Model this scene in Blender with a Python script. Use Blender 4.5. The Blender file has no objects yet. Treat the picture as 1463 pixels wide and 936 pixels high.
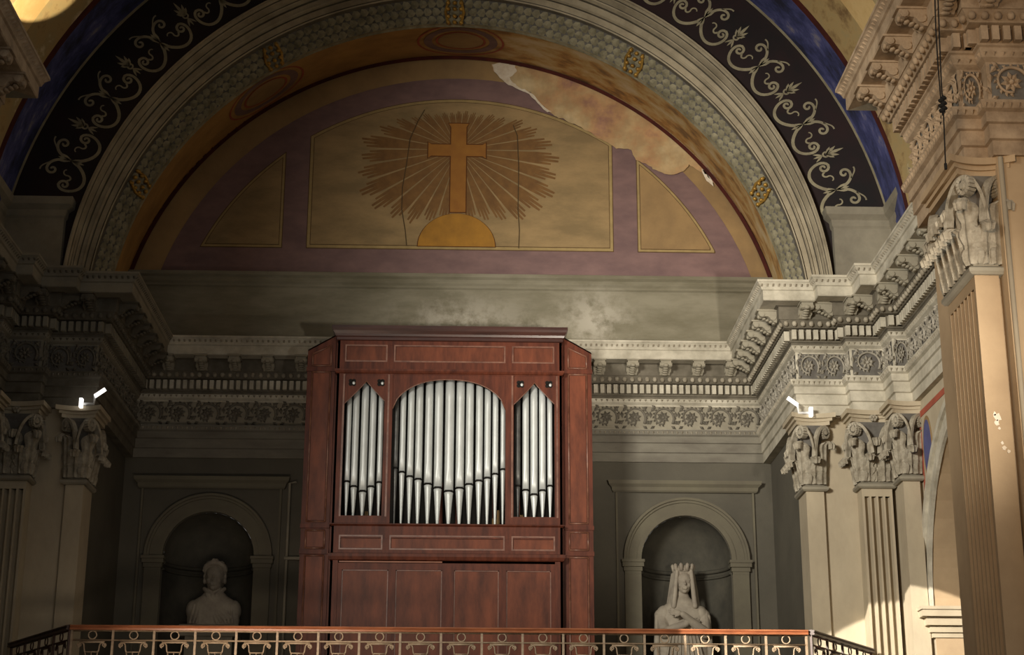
import bpy, bmesh, math, random
from mathutils import Vector, Matrix
PI = math.pi
sin, cos = math.sin, math.cos
random.seed(7)
SC = bpy.context.scene
COL = SC.collection

# ------------------------------------------------------------------ camera
FPX = 2433.0
CAM = Vector((0.27, 0, 1.6))
pitch, yaw, roll = math.radians(17.85), math.radians(1.49), math.radians(0.2)
fw = Vector((sin(yaw)*cos(pitch), cos(yaw)*cos(pitch), sin(pitch)))
rt = Vector((cos(yaw), -sin(yaw), 0))
up = rt.cross(fw)
r2 = rt*cos(roll) + up*sin(roll)
u2 = r2.cross(fw)
cd = bpy.data.cameras.new('camera'); cam = bpy.data.objects.new('camera', cd); COL.objects.link(cam)
cam.matrix_world = Matrix(((r2.x, u2.x, -fw.x, CAM.x), (r2.y, u2.y, -fw.y, CAM.y), (r2.z, u2.z, -fw.z, CAM.z), (0, 0, 0, 1)))
cd.sensor_width = 36; cd.lens = FPX/1463*36; cd.clip_end = 200
SC.camera = cam

def at(px, py, Y):
    """pixel of the photo -> (x, z) on the plane at depth Y"""
    d = fw*FPX + r2*(px-731.5) - u2*(py-468)
    t = (Y-CAM.y)/d.y
    p = CAM + d*t
    return p.x, p.z

# ------------------------------------------------------------------ light
w = bpy.data.worlds.new('world'); SC.world = w; w.use_nodes = True
w.node_tree.nodes['Background'].inputs[0].default_value = (1.0, 0.96, 0.90, 1)
w.node_tree.nodes['Background'].inputs[1].default_value = 0.28
SC.view_settings.view_transform = 'Standard'; SC.view_settings.look = 'None'
SC.view_settings.gamma = 1; SC.view_settings.use_curve_mapping = False
SC.view_settings.exposure = 0.0

def area(name, loc, target, sx, sy, power, color, spread=180):
    l = bpy.data.lights.new(name, 'AREA'); l.shape = 'RECTANGLE'; l.size = sx; l.size_y = sy
    l.energy = power; l.color = color; l.spread = math.radians(spread)
    o = bpy.data.objects.new(name, l); COL.objects.link(o); o.location = loc
    o.rotation_euler = (Vector(target)-Vector(loc)).to_track_quat('-Z', 'Y').to_euler()
    return o
def spot(name, loc, target, power, color, angle, blend, radius=0.1):
    l = bpy.data.lights.new(name, 'SPOT'); l.energy = power; l.color = color
    l.spot_size = math.radians(angle); l.spot_blend = blend; l.shadow_soft_size = radius
    o = bpy.data.objects.new(name, l); COL.objects.link(o); o.location = loc
    o.rotation_euler = (Vector(target)-Vector(loc)).to_track_quat('-Z', 'Y').to_euler()
    return o
# daylight through the high nave windows on the left, behind the photographer
area('nave_window_light', (-5.6, 6.0, 8.0), (4.6, 21.5, 7.8), 2.6, 2.2, 235, (1.0, 0.94, 0.82), 49)
# unseen low floodlight added at the right, casting the attic shadow edge
area('low_flood_light', (4.2, 6.5, 3.4), (1.9, 24.0, 9.3), 0.35, 0.5, 40, (1.0, 0.90, 0.76), 29)
# warm lamps of the nave on the near pier
area('nave_lamp_light', (0.5, 4.5, 5.0), (5.0, 13.0, 7.3), 0.8, 0.8, 42, (1.0, 0.66, 0.36), 70)
# spot added above the left cornice to brighten a patch of the vault
spot('vault_patch_spot', (-3.9, 15.4, 9.2), (-5.08, 18.72, 12.02), 2900, (1.0, 0.84, 0.56), 13.5, 0.08, 0.03)
# warm lamp low in front of the left half of the gallery railing
area('gallery_lamp_light', (-2.3, 17.5, 3.7), (-2.0, 19.4, 4.15), 2.2, 0.15, 15, (1.0, 0.82, 0.64), 95)
# sunbeam from a window of the left aisle
spot('sunbeam', (-7.0, 8.0, 9.5), (6.0, 20.9, 3.32), 34000, (1.0, 0.92, 0.8), 9.2, 0.05, 0.02)

# ------------------------------------------------------------------ materials
def nt(name):
    m = bpy.data.materials.new(name); m.use_nodes = True
    t = m.node_tree; return m, t, t.nodes['Principled BSDF']
def noise(t, scale, detail=5, rough=0.6, vec=None, sc=(1, 1, 1)):
    tc = t.nodes.new('ShaderNodeTexCoord'); mp = t.nodes.new('ShaderNodeMapping')
    mp.inputs['Scale'].default_value = sc
    t.links.new(tc.outputs['Object'], mp.inputs[0])
    n = t.nodes.new('ShaderNodeTexNoise'); n.inputs['Scale'].default_value = scale
    n.inputs['Detail'].default_value = detail; n.inputs['Roughness'].default_value = rough
    t.links.new(mp.outputs[0], n.inputs['Vector'])
    return n
def ramp(t, src, stops):
    r = t.nodes.new('ShaderNodeValToRGB'); e = r.color_ramp.elements
    while len(e) < len(stops): e.new(0.5)
    for k, (p, c) in enumerate(stops):
        e[k].position = p; e[k].color = (*c, 1)
    t.links.new(src, r.inputs[0]); return r
def mixc(t, fac, a, b, mode='MIX'):
    m = t.nodes.new('ShaderNodeMix'); m.data_type = 'RGBA'; m.blend_type = mode
    for s, v in ((m.inputs[0], fac), (m.inputs[6], a), (m.inputs[7], b)):
        if hasattr(v, 'is_output'): t.links.new(v, s)
        elif isinstance(v, (int, float)): s.default_value = v
        else: s.default_value = (*v, 1)
    return m.outputs[2]
def mat(name, c1, c2=None, rough=0.85, scale=2.5, sc=(1, 1, 1), lo=0.35, hi=0.65, bump=0.0, bscale=30, metal=0.0, spec=0.3):
    m, t, b = nt(name)
    c2 = c2 or tuple(x*0.75 for x in c1)
    n = noise(t, scale, 8, 0.65, sc=sc)
    r = ramp(t, n.outputs['Fac'], [(lo, c2), (hi, c1)])
    t.links.new(r.outputs[0], b.inputs['Base Color'])
    b.inputs['Roughness'].default_value = rough; b.inputs['Metallic'].default_value = metal
    b.inputs['Specular IOR Level'].default_value = spec
    if bump:
        n2 = noise(t, bscale, 6, 0.7); bp = t.nodes.new('ShaderNodeBump')
        bp.inputs['Strength'].default_value = bump; bp.inputs['Distance'].default_value = 0.01
        t.links.new(n2.outputs['Fac'], bp.inputs['Height']); t.links.new(bp.outputs[0], b.inputs['Normal'])
    return m
M = {}
M['dirt_shade'] = mat('dirt_and_shade_stone', (0.17, 0.15, 0.115), (0.10, 0.088, 0.065), scale=4, bump=0.3)  # dirt, plus shade put into the colour under the corona and on the left
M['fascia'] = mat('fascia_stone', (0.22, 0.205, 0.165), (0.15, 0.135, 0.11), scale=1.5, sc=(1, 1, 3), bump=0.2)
M['darkrelief'] = mat('dark_relief', (0.20, 0.18, 0.145), (0.11, 0.10, 0.078), scale=7)  # darker carving of the back frieze and of the left entablature
M['surround'] = mat('niche_surround_paint', (0.165, 0.15, 0.105), (0.13, 0.115, 0.085), scale=1.5, bump=0.2)
M['wallgrey'] = mat('dark_grey_wall', (0.125, 0.114, 0.088), (0.092, 0.084, 0.066), scale=0.9, bump=0.2)  # even grey of the back wall; also pier sides, darkened to carry shade
M['stone'] = mat('grey_stone', (0.33, 0.30, 0.23), (0.20, 0.18, 0.14), scale=1.3, bump=0.3)
M['stonelight'] = mat('pale_stone', (0.60, 0.56, 0.46), (0.36, 0.33, 0.26), scale=3.0, bump=0.3)
M['archstone'] = mat('arch_stone', (0.46, 0.40, 0.29), (0.28, 0.24, 0.17), scale=2.0, sc=(1, 1, 1), bump=0.3)
M['scale'] = mat('scale_stone', (0.34, 0.31, 0.21), (0.17, 0.155, 0.10), scale=6, bump=0.3)
M['brownstone'] = mat('warm_brown_stone', (0.44, 0.33, 0.22), (0.25, 0.18, 0.115), scale=5, bump=0.5, bscale=50)
M['carve'] = mat('carved_stone', (0.42, 0.38, 0.30), (0.22, 0.19, 0.14), scale=9, bump=0.5, bscale=60)
M['relief'] = mat('relief_stone', (0.40, 0.37, 0.31), (0.2, 0.18, 0.14), scale=8)
M['shadeground'] = mat('frieze_ground', (0.17, 0.16, 0.14), (0.11, 0.10, 0.09), scale=8)  # dark ground: recess shade put into the colour behind leaves and carving
M['pier'] = mat('pier_plaster', (0.50, 0.43, 0.31), (0.38, 0.32, 0.23), scale=1.2, sc=(1, 1, 0.5), bump=0.15)
M['brown'] = mat('near_pier_plaster', (0.46, 0.34, 0.21), (0.36, 0.26, 0.16), scale=1.2, bump=0.15)
M['white'] = mat('white_chip', (0.8, 0.74, 0.62), (0.65, 0.55, 0.42), scale=12)
M['wood'] = mat('mahogany', (0.17, 0.046, 0.023), (0.055, 0.016, 0.010), rough=0.42, scale=3.0, sc=(4, 4, 0.7), lo=0.3, hi=0.72, spec=0.2)
M['wooddark'] = mat('dark_mahogany', (0.075, 0.026, 0.018), (0.04, 0.015, 0.011), rough=0.3, scale=3, sc=(0.6, 3, 3), spec=0.6)
M['woodlight'] = mat('mahogany_panel', (0.225, 0.066, 0.032), (0.08, 0.026, 0.016), rough=0.4, scale=2.2, sc=(3, 3, 0.8), lo=0.3, hi=0.7, spec=0.2)
M['woodedge'] = mat('highlit_wood_edge', (0.27, 0.125, 0.08), (0.12, 0.045, 0.027), rough=0.35, scale=8, spec=0.6)  # lighter wood: edge highlights put into the colour of the mouldings
M['pipe'] = mat('pipe_tin', (0.72, 0.765, 0.76), (0.58, 0.61, 0.60), rough=0.42, scale=6, sc=(1, 1, 0.4), metal=0.25, spec=0.5)
M['pipedark'] = mat('tarnished_tin', (0.16, 0.16, 0.15), (0.09, 0.09, 0.09), rough=0.4, scale=6, metal=0.4)
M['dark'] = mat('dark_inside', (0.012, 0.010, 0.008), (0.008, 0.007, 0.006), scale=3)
M['black'] = mat('black_paint', (0.016, 0.014, 0.015), (0.030, 0.016, 0.017), scale=1.1, rough=0.7)
M['scroll'] = mat('scroll_paint', (0.40, 0.36, 0.24), (0.25, 0.22, 0.15), scale=5)
M['iron'] = mat('painted_iron', (0.44, 0.33, 0.22), (0.27, 0.19, 0.12), rough=0.5, scale=14, spec=0.5)
M['rail'] = mat('rail_wood', (0.42, 0.15, 0.065), (0.24, 0.08, 0.035), rough=0.35, scale=6, sc=(0.6, 4, 4), spec=0.5)
M['darkrail'] = mat('dark_rail_wood', (0.08, 0.035, 0.022), (0.04, 0.02, 0.014), rough=0.4, scale=6, spec=0.5)
M['marble'] = mat('old_marble', (0.44, 0.39, 0.31), (0.29, 0.25, 0.2), scale=4, bump=0.2, rough=0.7)
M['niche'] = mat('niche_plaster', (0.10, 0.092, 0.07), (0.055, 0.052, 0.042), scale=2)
M['gold'] = mat('gilding', (0.55, 0.33, 0.07), (0.3, 0.17, 0.04), rough=0.4, scale=9, metal=0.4)
M['cream'] = mat('cream_paint', (0.40, 0.265, 0.12), (0.28, 0.185, 0.09), scale=1.4)
M['olive'] = mat('olive_paint', (0.38, 0.265, 0.13), (0.25, 0.18, 0.09), scale=1.6, sc=(1, 1, 2.5))
M['purple'] = mat('purple_paint', (0.25, 0.158, 0.15), (0.175, 0.112, 0.112), scale=1.8, sc=(1, 1, 2))
M['redline'] = mat('dark_red_paint', (0.09, 0.018, 0.012), (0.05, 0.012, 0.01), scale=5)
M['outline'] = mat('outline_paint', (0.14, 0.08, 0.035), (0.10, 0.06, 0.03), scale=5)
M['paleline'] = mat('pale_line_paint', (0.42, 0.31, 0.14), (0.32, 0.235, 0.105), scale=5)
M['ray'] = mat('ray_paint', (0.235, 0.125, 0.045), (0.17, 0.09, 0.035), scale=6)
M['hill'] = mat('hill_paint', (0.42, 0.21, 0.035), (0.31, 0.155, 0.03), scale=4)
M['cross'] = mat('cross_paint', (0.36, 0.165, 0.035), (0.29, 0.125, 0.03), scale=4)
M['crossedge'] = mat('cross_edge_paint', (0.13, 0.045, 0.012), (0.1, 0.04, 0.012), scale=4)
M['crack'] = mat('crack', (0.07, 0.045, 0.02), (0.1, 0.07, 0.035), scale=4)
M['redpaint'] = mat('red_paint', (0.42, 0.10, 0.06), (0.3, 0.08, 0.05), scale=5)
M['bluepaint'] = mat('blue_paint', (0.11, 0.12, 0.27), (0.08, 0.08, 0.18), scale=5)
M['pinkpaint'] = mat('pink_paint', (0.42, 0.27, 0.19), (0.35, 0.22, 0.15), scale=5)
M['lampwhite'] = mat('white_enamel', (0.85, 0.85, 0.85), (0.75, 0.75, 0.75), scale=5)
M['cable'] = mat('black_cable', (0.012, 0.011, 0.01), (0.01, 0.01, 0.01), scale=5)
M['floor'] = mat('marble_floor', (0.3, 0.26, 0.2), (0.2, 0.17, 0.13), scale=1.5, rough=0.4)

def plaster_mat():      # bare plaster where the fresco has come off
    m, t, b = nt('bare_plaster')
    n = noise(t, 1.7, 7, 0.6); n2 = noise(t, 4.5, 6, 0.6)
    r = ramp(t, n.outputs['Fac'], [(0.34, (0.34, 0.18, 0.14)), (0.45, (0.50, 0.30, 0.15)), (0.56, (0.50, 0.36, 0.19)), (0.68, (0.58, 0.46, 0.27))])
    r2_ = ramp(t, n2.outputs['Fac'], [(0.38, (0.85, 0.85, 0.85)), (0.65, (1.1, 1.1, 1.1))])
    t.links.new(mixc(t, 1.0, r.outputs[0], r2_.outputs[0], 'MULTIPLY'), b.inputs['Base Color'])
    b.inputs['Roughness'].default_value = 0.95
    bp = t.nodes.new('ShaderNodeBump'); bp.inputs['Strength'].default_value = 0.4; bp.inputs['Distance'].default_value = 0.02
    t.links.new(n2.outputs['Fac'], bp.inputs['Height']); t.links.new(bp.outputs[0], b.inputs['Normal'])
    return m
M['plaster'] = plaster_mat()

def soffit_mat():       # ochre fresco, flaking on the right half of the arch
    m, t, b = nt('ochre_soffit')
    n = noise(t, 2.2, 7, 0.6); n3 = noise(t, 1.2, 4, 0.5)
    base = ramp(t, n.outputs['Fac'], [(0.35, (0.33, 0.185, 0.06)), (0.65, (0.46, 0.27, 0.085))])
    worn = ramp(t, n.outputs['Fac'], [(0.36, (0.26, 0.15, 0.06)), (0.46, (0.52, 0.29, 0.09)), (0.54, (0.60, 0.43, 0.19)), (0.66, (0.68, 0.54, 0.34))])
    tc = t.nodes.new('ShaderNodeTexCoord'); sp = t.nodes.new('ShaderNodeSeparateXYZ'); t.links.new(tc.outputs['Object'], sp.inputs[0])
    a = t.nodes.new('ShaderNodeMath'); a.operation = 'ADD'; t.links.new(sp.outputs['X'], a.inputs[0]); t.links.new(n3.outputs['Fac'], a.inputs[1])
    mr = t.nodes.new('ShaderNodeMapRange'); mr.inputs[1].default_value = 0.85; mr.inputs[2].default_value = 1.5
    t.links.new(a.outputs[0], mr.inputs[0])
    t.links.new(mixc(t, mr.outputs[0], base.outputs[0], worn.outputs[0]), b.inputs['Base Color'])
    b.inputs['Roughness'].default_value = 0.9
    return m
M['soffit'] = soffit_mat()

def vault_mat(name, cols, scale, sc=(1, 1, 1)):
    m, t, b = nt(name)
    n = noise(t, scale, 8, 0.7, sc=sc)
    r = ramp(t, n.outputs['Fac'], cols)
    t.links.new(r.outputs[0], b.inputs['Base Color']); b.inputs['Roughness'].default_value = 0.9
    return m
M['blue'] = vault_mat('blue_fresco', [(0.38, (0.020, 0.022, 0.055)), (0.50, (0.05, 0.06, 0.19)), (0.60, (0.10, 0.11, 0.30)), (0.72, (0.36, 0.33, 0.33))], 2.2, (1, 1, 0.6))
M['ochre'] = vault_mat('ochre_fresco', [(0.35, (0.20, 0.12, 0.05)), (0.48, (0.45, 0.32, 0.14)), (0.58, (0.40, 0.31, 0.15)), (0.68, (0.72, 0.62, 0.42))], 1.3, (1, 1, 1.4))
M['yellow'] = vault_mat('yellow_fresco', [(0.35, (0.60, 0.40, 0.16)), (0.55, (0.72, 0.52, 0.24)), (0.7, (0.55, 0.35, 0.16))], 1.6)

def attic_mat():        # grey green wall with pale salt bloom low down
    m, t, b = nt('attic_plaster')
    n = noise(t, 1.6, 7, 0.65, sc=(0.6, 1, 2)); n2 = noise(t, 2.6, 7, 0.7)
    base = ramp(t, n.outputs['Fac'], [(0.36, (0.17, 0.155, 0.105)), (0.64, (0.27, 0.25, 0.185))])
    geo = t.nodes.new('ShaderNodeTexCoord')
    last = None
    for (cx, cz, sx, sz) in ((0.1, 9.4, 1.3, 0.5), (2.13, 9.45, 0.75, 0.6), (1.1, 9.25, 0.9, 0.3)):
        mp = t.nodes.new('ShaderNodeMapping'); mp.inputs['Location'].default_value = (-cx/sx, 0, -cz/sz); mp.inputs['Scale'].default_value = (1/sx, 0, 1/sz)
        t.links.new(geo.outputs['Object'], mp.inputs[0])
        ln = t.nodes.new('ShaderNodeVectorMath'); ln.operation = 'LENGTH'; t.links.new(mp.outputs[0], ln.inputs[0])
        mr = t.nodes.new('ShaderNodeMapRange'); mr.inputs[1].default_value = 1.1; mr.inputs[2].default_value = 0.1
        t.links.new(ln.outputs['Value'], mr.inputs[0])
        if last is None: last = mr.outputs[0]
        else:
            mx = t.nodes.new('ShaderNodeMath'); mx.operation = 'MAXIMUM'; t.links.new(last, mx.inputs[0]); t.links.new(mr.outputs[0], mx.inputs[1]); last = mx.outputs[0]
    th = ramp(t, n2.outputs['Fac'], [(0.44, (0, 0, 0)), (0.6, (1, 1, 1))])
    mu = t.nodes.new('ShaderNodeMath'); mu.operation = 'MULTIPLY'; t.links.new(last, mu.inputs[0]); t.links.new(th.outputs[0], mu.inputs[1])
    t.links.new(mixc(t, mu.outputs[0], base.outputs[0], (0.44, 0.41, 0.34)), b.inputs['Base Color'])
    b.inputs['Roughness'].default_value = 0.9
    return m
M['attic'] = attic_mat()

def glow(name, col, s):
    m, t, b = nt(name); b.inputs['Emission Color'].default_value = (*col, 1); b.inputs['Emission Strength'].default_value = s
    b.inputs['Base Color'].default_value = (*col, 1); return m
M['ledlamp'] = glow('lit_lamp', (1, 0.97, 0.92), 1.6)

# ------------------------------------------------------------------ mesh helpers
class MB:
    def __init__(s): s.v = []; s.f = []; s.mi = []; s.sm = []
    def add(s, vs, fs, m=0, smooth=False):
        b = len(s.v); s.v += [tuple(v) for v in vs]
        for f in fs: s.f.append([i+b for i in f]); s.mi.append(m); s.sm.append(smooth)
        return s
    def box(s, x0, x1, y0, y1, z0, z1, m=0):
        vs = [(x, y, z) for z in (z0, z1) for y in (y0, y1) for x in (x0, x1)]
        return s.add(vs, [(0, 2, 3, 1), (4, 5, 7, 6), (0, 1, 5, 4), (2, 6, 7, 3), (0, 4, 6, 2), (1, 3, 7, 5)], m)
    def grid(s, rows, m=0, smooth=True, closeu=False, closev=False):
        """rows: list of equal-length point lists"""
        nr, nc = len(rows), len(rows[0]); vs = [p for r in rows for p in r]; fs = []
        for i in range(nr if closev else nr-1):
            for j in range(nc if closeu else nc-1):
                a, b_ = i*nc+j, i*nc+(j+1) % nc; c, d = ((i+1) % nr)*nc+(j+1) % nc, ((i+1) % nr)*nc+j
                fs.append((a, b_, c, d))
        return s.add(vs, fs, m, smooth)
    def tube(s, pts, r, n=6, m=0, cap=True, squash=1.0):
        pts = [Vector(p) for p in pts]; rows = []
        rad = r if isinstance(r, (list, tuple)) else [r]*len(pts)
        ref = None
        for i, p in enumerate(pts):
            t = (pts[min(i+1, len(pts)-1)]-pts[max(i-1, 0)]).normalized()
            if ref is None:
                ref = Vector((0, 0, 1)) if abs(t.z) < 0.9 else Vector((0, 1, 0))
            a = (ref - t*ref.dot(t)).normalized(); ref = a; b = t.cross(a)
            rows.append([p + a*cos(2*PI*k/n)*rad[i] + b*sin(2*PI*k/n)*rad[i] for k in range(n)])
        s.grid(rows, m, True, closeu=True)
        if cap:
            s.add(rows[0], [tuple(range(n))], m); s.add(rows[-1], [tuple(range(n))], m)
        return s
    def lathe(s, prof, c=(0, 0, 0), n=16, m=0, a0=0, a1=2*PI):
        full = abs(a1-a0-2*PI) < 1e-6
        rows = [[(c[0]+r*cos(a0+(a1-a0)*k/n), c[1]+r*sin(a0+(a1-a0)*k/n), c[2]+z) for k in range(n if full else n+1)] for r, z in prof]
        return s.grid(rows, m, True, closeu=full)
    def prism(s, poly, fn, d0, d1, m=0, smooth=False):
        """poly: 2D points; fn(u, v, d) -> 3D"""
        n = len(poly); a = [fn(u, v, d0) for u, v in poly]; b = [fn(u, v, d1) for u, v in poly]
        s.add(a+b, [tuple(range(n)), tuple(range(2*n-1, n-1, -1))]+[(i, (i+1) % n, n+(i+1) % n, n+i) for i in range(n)], m, smooth)
        return s
    def copy_in(s, t, fn, m=None):
        b = len(s.v); s.v += [tuple(fn(*v)) for v in t.v]
        for f, mi, sm in zip(t.f, t.mi, t.sm): s.f.append([i+b for i in f]); s.mi.append(mi if m is None else m); s.sm.append(sm)
        return s
    def mesh(s, name, mats, off=(0, 0, 0), recalc=True):
        me = bpy.data.meshes.new(name)
        me.from_pydata([(v[0]-off[0], v[1]-off[1], v[2]-off[2]) for v in s.v], [], s.f)
        for q in mats: me.materials.append(M[q])
        me.polygons.foreach_set('material_index', s.mi); me.polygons.foreach_set('use_smooth', s.sm)
        if recalc:
            bm = bmesh.new(); bm.from_mesh(me); bmesh.ops.remove_doubles(bm, verts=bm.verts, dist=1e-5)
            bmesh.ops.recalc_face_normals(bm, faces=bm.faces); bm.to_mesh(me); bm.free()
        me.update(); return me
    def build(s, name, mats, parent=None, loc=None, **kw):
        """world-space geometry; the object's origin sits at loc (or at its parent's origin)"""
        if isinstance(mats, str): mats = [mats]
        pw = WL.get(parent.name, (0, 0, 0)) if parent else (0, 0, 0)
        lw = loc if loc is not None else pw
        o = bpy.data.objects.new(name, s.mesh(name, mats, lw, **kw)); COL.objects.link(o)
        WL[o.name] = tuple(lw)
        if parent: o.parent = parent
        o.location = tuple(lw[i]-pw[i] for i in range(3))
        return o
WL = {}
def thing(name, label, cat, loc=(0, 0, 0), group=None):
    o = bpy.data.objects.new(name, None); COL.objects.link(o); o.location = loc; WL[o.name] = tuple(loc)
    o.empty_display_size = 0.1
    o['label'] = label; o['category'] = cat
    if group: o['group'] = group
    return o
def struct(o, label=None, cat=None):
    o['kind'] = 'structure'
    if label: o['label'] = label
    if cat: o['category'] = cat
    return o
def inst(me, name, parent, loc, rz=0, scale=(1, 1, 1), rot=None):
    o = bpy.data.objects.new(name, me); COL.objects.link(o)
    pw = WL.get(parent.name, (0, 0, 0)) if parent else (0, 0, 0)
    o.parent = parent; o.location = tuple(loc[i]-pw[i] for i in range(3))
    o.rotation_euler = rot if rot else (0, 0, rz); o.scale = scale
    WL[o.name] = tuple(loc)
    return o

def sweep(mb, path, prof, i0=0, i1=None, m=0, zm=None):
    """profile (p, z) swept along the plan polyline, mitred; room is on the right of the path"""
    n = len(path); i1 = n-1 if i1 is None else i1
    nor = []
    for a, b in zip(path, path[1:]):
        d = Vector((b[0]-a[0], b[1]-a[1])).normalized(); nor.append(Vector((d.y, -d.x)))
    def mit(i):
        if i == 0: return nor[0]
        if i == n-1: return nor[-1]
        s_ = nor[i-1]+nor[i]; return s_*(2.0/s_.dot(s_))
    rows = []
    for i in range(i0, i1+1):
        q = mit(i); rows.append([(path[i][0]+q.x*p, path[i][1]+q.y*p, z) for p, z in prof])
    for a, b in zip(rows, rows[1:]):
        for k in range(len(prof)-1):
            z = (prof[k][1]+prof[k+1][1])/2; mb.grid([a[k:k+2], b[k:k+2]], zm(z) if zm else m, False)
    mb.add(rows[0], [tuple(range(len(prof)))], m); mb.add(rows[-1], [tuple(range(len(prof)))], m)
def along(path, i, p):
    """start, direction, normal, length of segment i offset outward by p"""
    n = len(path)
    def nr(k):
        d = Vector((path[k+1][0]-path[k][0], path[k+1][1]-path[k][1])).normalized(); return Vector((d.y, -d.x))
    def mit(k):
        if k == 0: return nr(0)
        if k == n-1: return nr(n-2)
        s_ = nr(k-1)+nr(k); return s_*(2.0/s_.dot(s_))
    a = Vector(path[i])+mit(i)*p; b = Vector(path[i+1])+mit(i+1)*p
    N = nr(i); D = Vector((-N.y, N.x)); L = (b-a).dot(D)
    return a, D, N, L

# ------------------------------------------------------------------ plan of the entablature (right half, mirrored)
HALF = [(4.55, 24.0), (4.55, 21.3), (5.22, 21.3), (5.22, 21.1), (5.67, 21.1), (5.67, 20.65), (5.88, 20.65), (5.88, 14.6), (4.4, 14.6), (4.4, 13.05), (4.60, 13.05), (4.60, 12.9), (6.6, 12.9)]
PATH = [(-x, y) for x, y in reversed(HALF)] + HALF
NB = len(HALF)-1           # index of the back wall segment
ZC = 8.98
PROF = [(-0.3, 7.31), (0.0, 7.31), (0.0, 7.44), (0.025, 7.45), (0.025, 7.58), (0.05, 7.59), (0.05, 7.68), (0.085, 7.70), (0.10, 7.75), (0.10, 7.77), (0.0, 7.78),
        (0.0, 8.16), (0.04, 8.19), (0.06, 8.24), (0.06, 8.27), (0.08, 8.28), (0.08, 8.44), (0.16, 8.45), (0.20, 8.50), (0.23, 8.54), (0.24, 8.54), (0.24, 8.71), (0.28, 8.72),
        (0.47, 8.72), (0.48, 8.73), (0.48, 8.85), (0.50, 8.86), (0.505, 8.88), (0.52, 8.91), (0.55, 8.945), (0.56, 8.95), (0.56, ZC), (-0.3, ZC)]

# templates ------------------------------------------------------------------
def tmpl_rosette(r=0.17):
    """scrolling acanthus roundel, in x-z, relief towards -y"""
    mb = MB()
    def ring(R, w, h, n=14):
        rows = []
        for k in range(n): a = 2*PI*k/n; rows.append([(R*cos(a)+w*cos(b)*cos(a), -h*max(0, sin(b)), R*sin(a)+w*cos(b)*sin(a)) for b in (0, PI/4, PI/2, 3*PI/4, PI)])
        mb.grid(rows, 0, True, closev=True)
    def petal(cx, cz, a, l, w_, h):
        ux, uz = cos(a), sin(a)
        pts = [(cx, 0, cz), (cx+ux*l*.5-uz*w_, -h*.35, cz+uz*l*.5+ux*w_), (cx+ux*l, -h*.2, cz+uz*l), (cx+ux*l*.5+uz*w_, -h*.35, cz+uz*l*.5-ux*w_), (cx+ux*l*.55, -h, cz+uz*l*.55)]
        mb.add(pts, [(0, 1, 4), (1, 2, 4), (2, 3, 4), (3, 0, 4)], 0)
    mb.tube([(r*(1.0-0.42*k/26)*cos(-0.6+PI*1.75*k/26), -0.012, r*(1.0-0.42*k/26)*sin(-0.6+PI*1.75*k/26)) for k in range(27)], [0.018-0.006*k/26 for k in range(27)], 6)
    for k in range(8): petal(0, 0, 2*PI*k/8+0.2, r*0.62, 0.028, 0.045)
    for k in range(14):
        a = -0.6+PI*1.75*k/14; rr = r*(1.0-0.42*k/14); petal(rr*cos(a), rr*sin(a), a+0.9, 0.055, 0.016, 0.035)
    blob(mb, (0, -0.012, 0), (0.026, 0.035, 0.026))
    for k in range(3): petal(0.185, -0.11+0.1*k, PI/2-0.9+0.8*k, 0.11, 0.028, 0.04); petal(-0.185, -0.11+0.1*k, PI/2+0.9-0.8*k, 0.11, 0.028, 0.04)
    for a, x_, z_ in ((0.5, 0.12, 0.13), (2.4, -0.1, 0.14), (-0.6, 0.12, -0.13), (-2.6, -0.12, -0.13)): petal(x_, z_, a, 0.09, 0.024, 0.038)
    for sx in ():                                     # leaf sprays between roundels
        for sz in (-1, 1):
            for q, (dx, dz, s_) in enumerate(((0.19, 0.05, .03), (0.205, 0.10, .03), (0.17, 0.15, .028), (0.205, 0.16, .02), (0.125, 0.165, .022))):
                blob(mb, (sx*dx, -0.004, sz*dz), (s_, 0.028, s_*0.75))
    return mb
def blob(mb, c, r, m=0, n=6, k=4):
    rows = []
    for i in range(k+1):
        t = PI*i/k; rows.append([(c[0]+r[0]*sin(t)*cos(2*PI*j/n), c[1]+r[1]*sin(t)*sin(2*PI*j/n), c[2]+r[2]*cos(t)) for j in range(n)])
    mb.grid(rows, m, True, closeu=True)
def tmpl_modillion():
    """carved scroll bracket under the corona: width x, projecting to -y, top z=0"""
    mb = MB(); w = 0.075
    side = [(0, 0), (-0.235, 0), (-0.24, -0.03), (-0.225, -0.07), (-0.19, -0.085), (-0.15, -0.07), (-0.11, -0.075), (-0.07, -0.12), (-0.03, -0.155), (0, -0.16)]
    mb.prism(side, lambda u, v, d: (d, u, v), -w, w)
    mb.prism([(0.0, 0.0), (-0.26, 0.0), (-0.26, 0.02), (0.0, 0.02)], lambda u, v, d: (d, u, v), -w-0.015, w+0.015)
    for sx in (-1, 1):
        mb.tube([(sx*(w+0.0), -0.195, -0.045), (sx*(w+0.014), -0.195, -0.045)], 0.036, 8)
        mb.tube([(sx*(w+0.0), -0.05, -0.085), (sx*(w+0.012), -0.05, -0.085)], 0.045, 8)
    for j in range(5):
        a = j/4; y = -0.03-0.17*a; z = -0.15+0.08*a
        blob(mb, (0, y, z), (0.05, 0.03, 0.018)); 
    blob(mb, (0, -0.225, -0.06), (0.045, 0.025, 0.03))
    return mb
ME_ROS = tmpl_rosette().mesh('frieze_rosette', ['relief'])
ME_MOD3 = tmpl_modillion().mesh('modillion', ['dirt_shade']); ME_ROS3 = tmpl_rosette().mesh('frieze_rosette', ['darkrelief']); ME_ROS2 = tmpl_rosette().mesh('frieze_rosette', ['brownstone']); ME_MOD2 = tmpl_modillion().mesh('modillion', ['brownstone'])
ME_MOD = tmpl_modillion().mesh('modillion', ['stone'])

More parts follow.
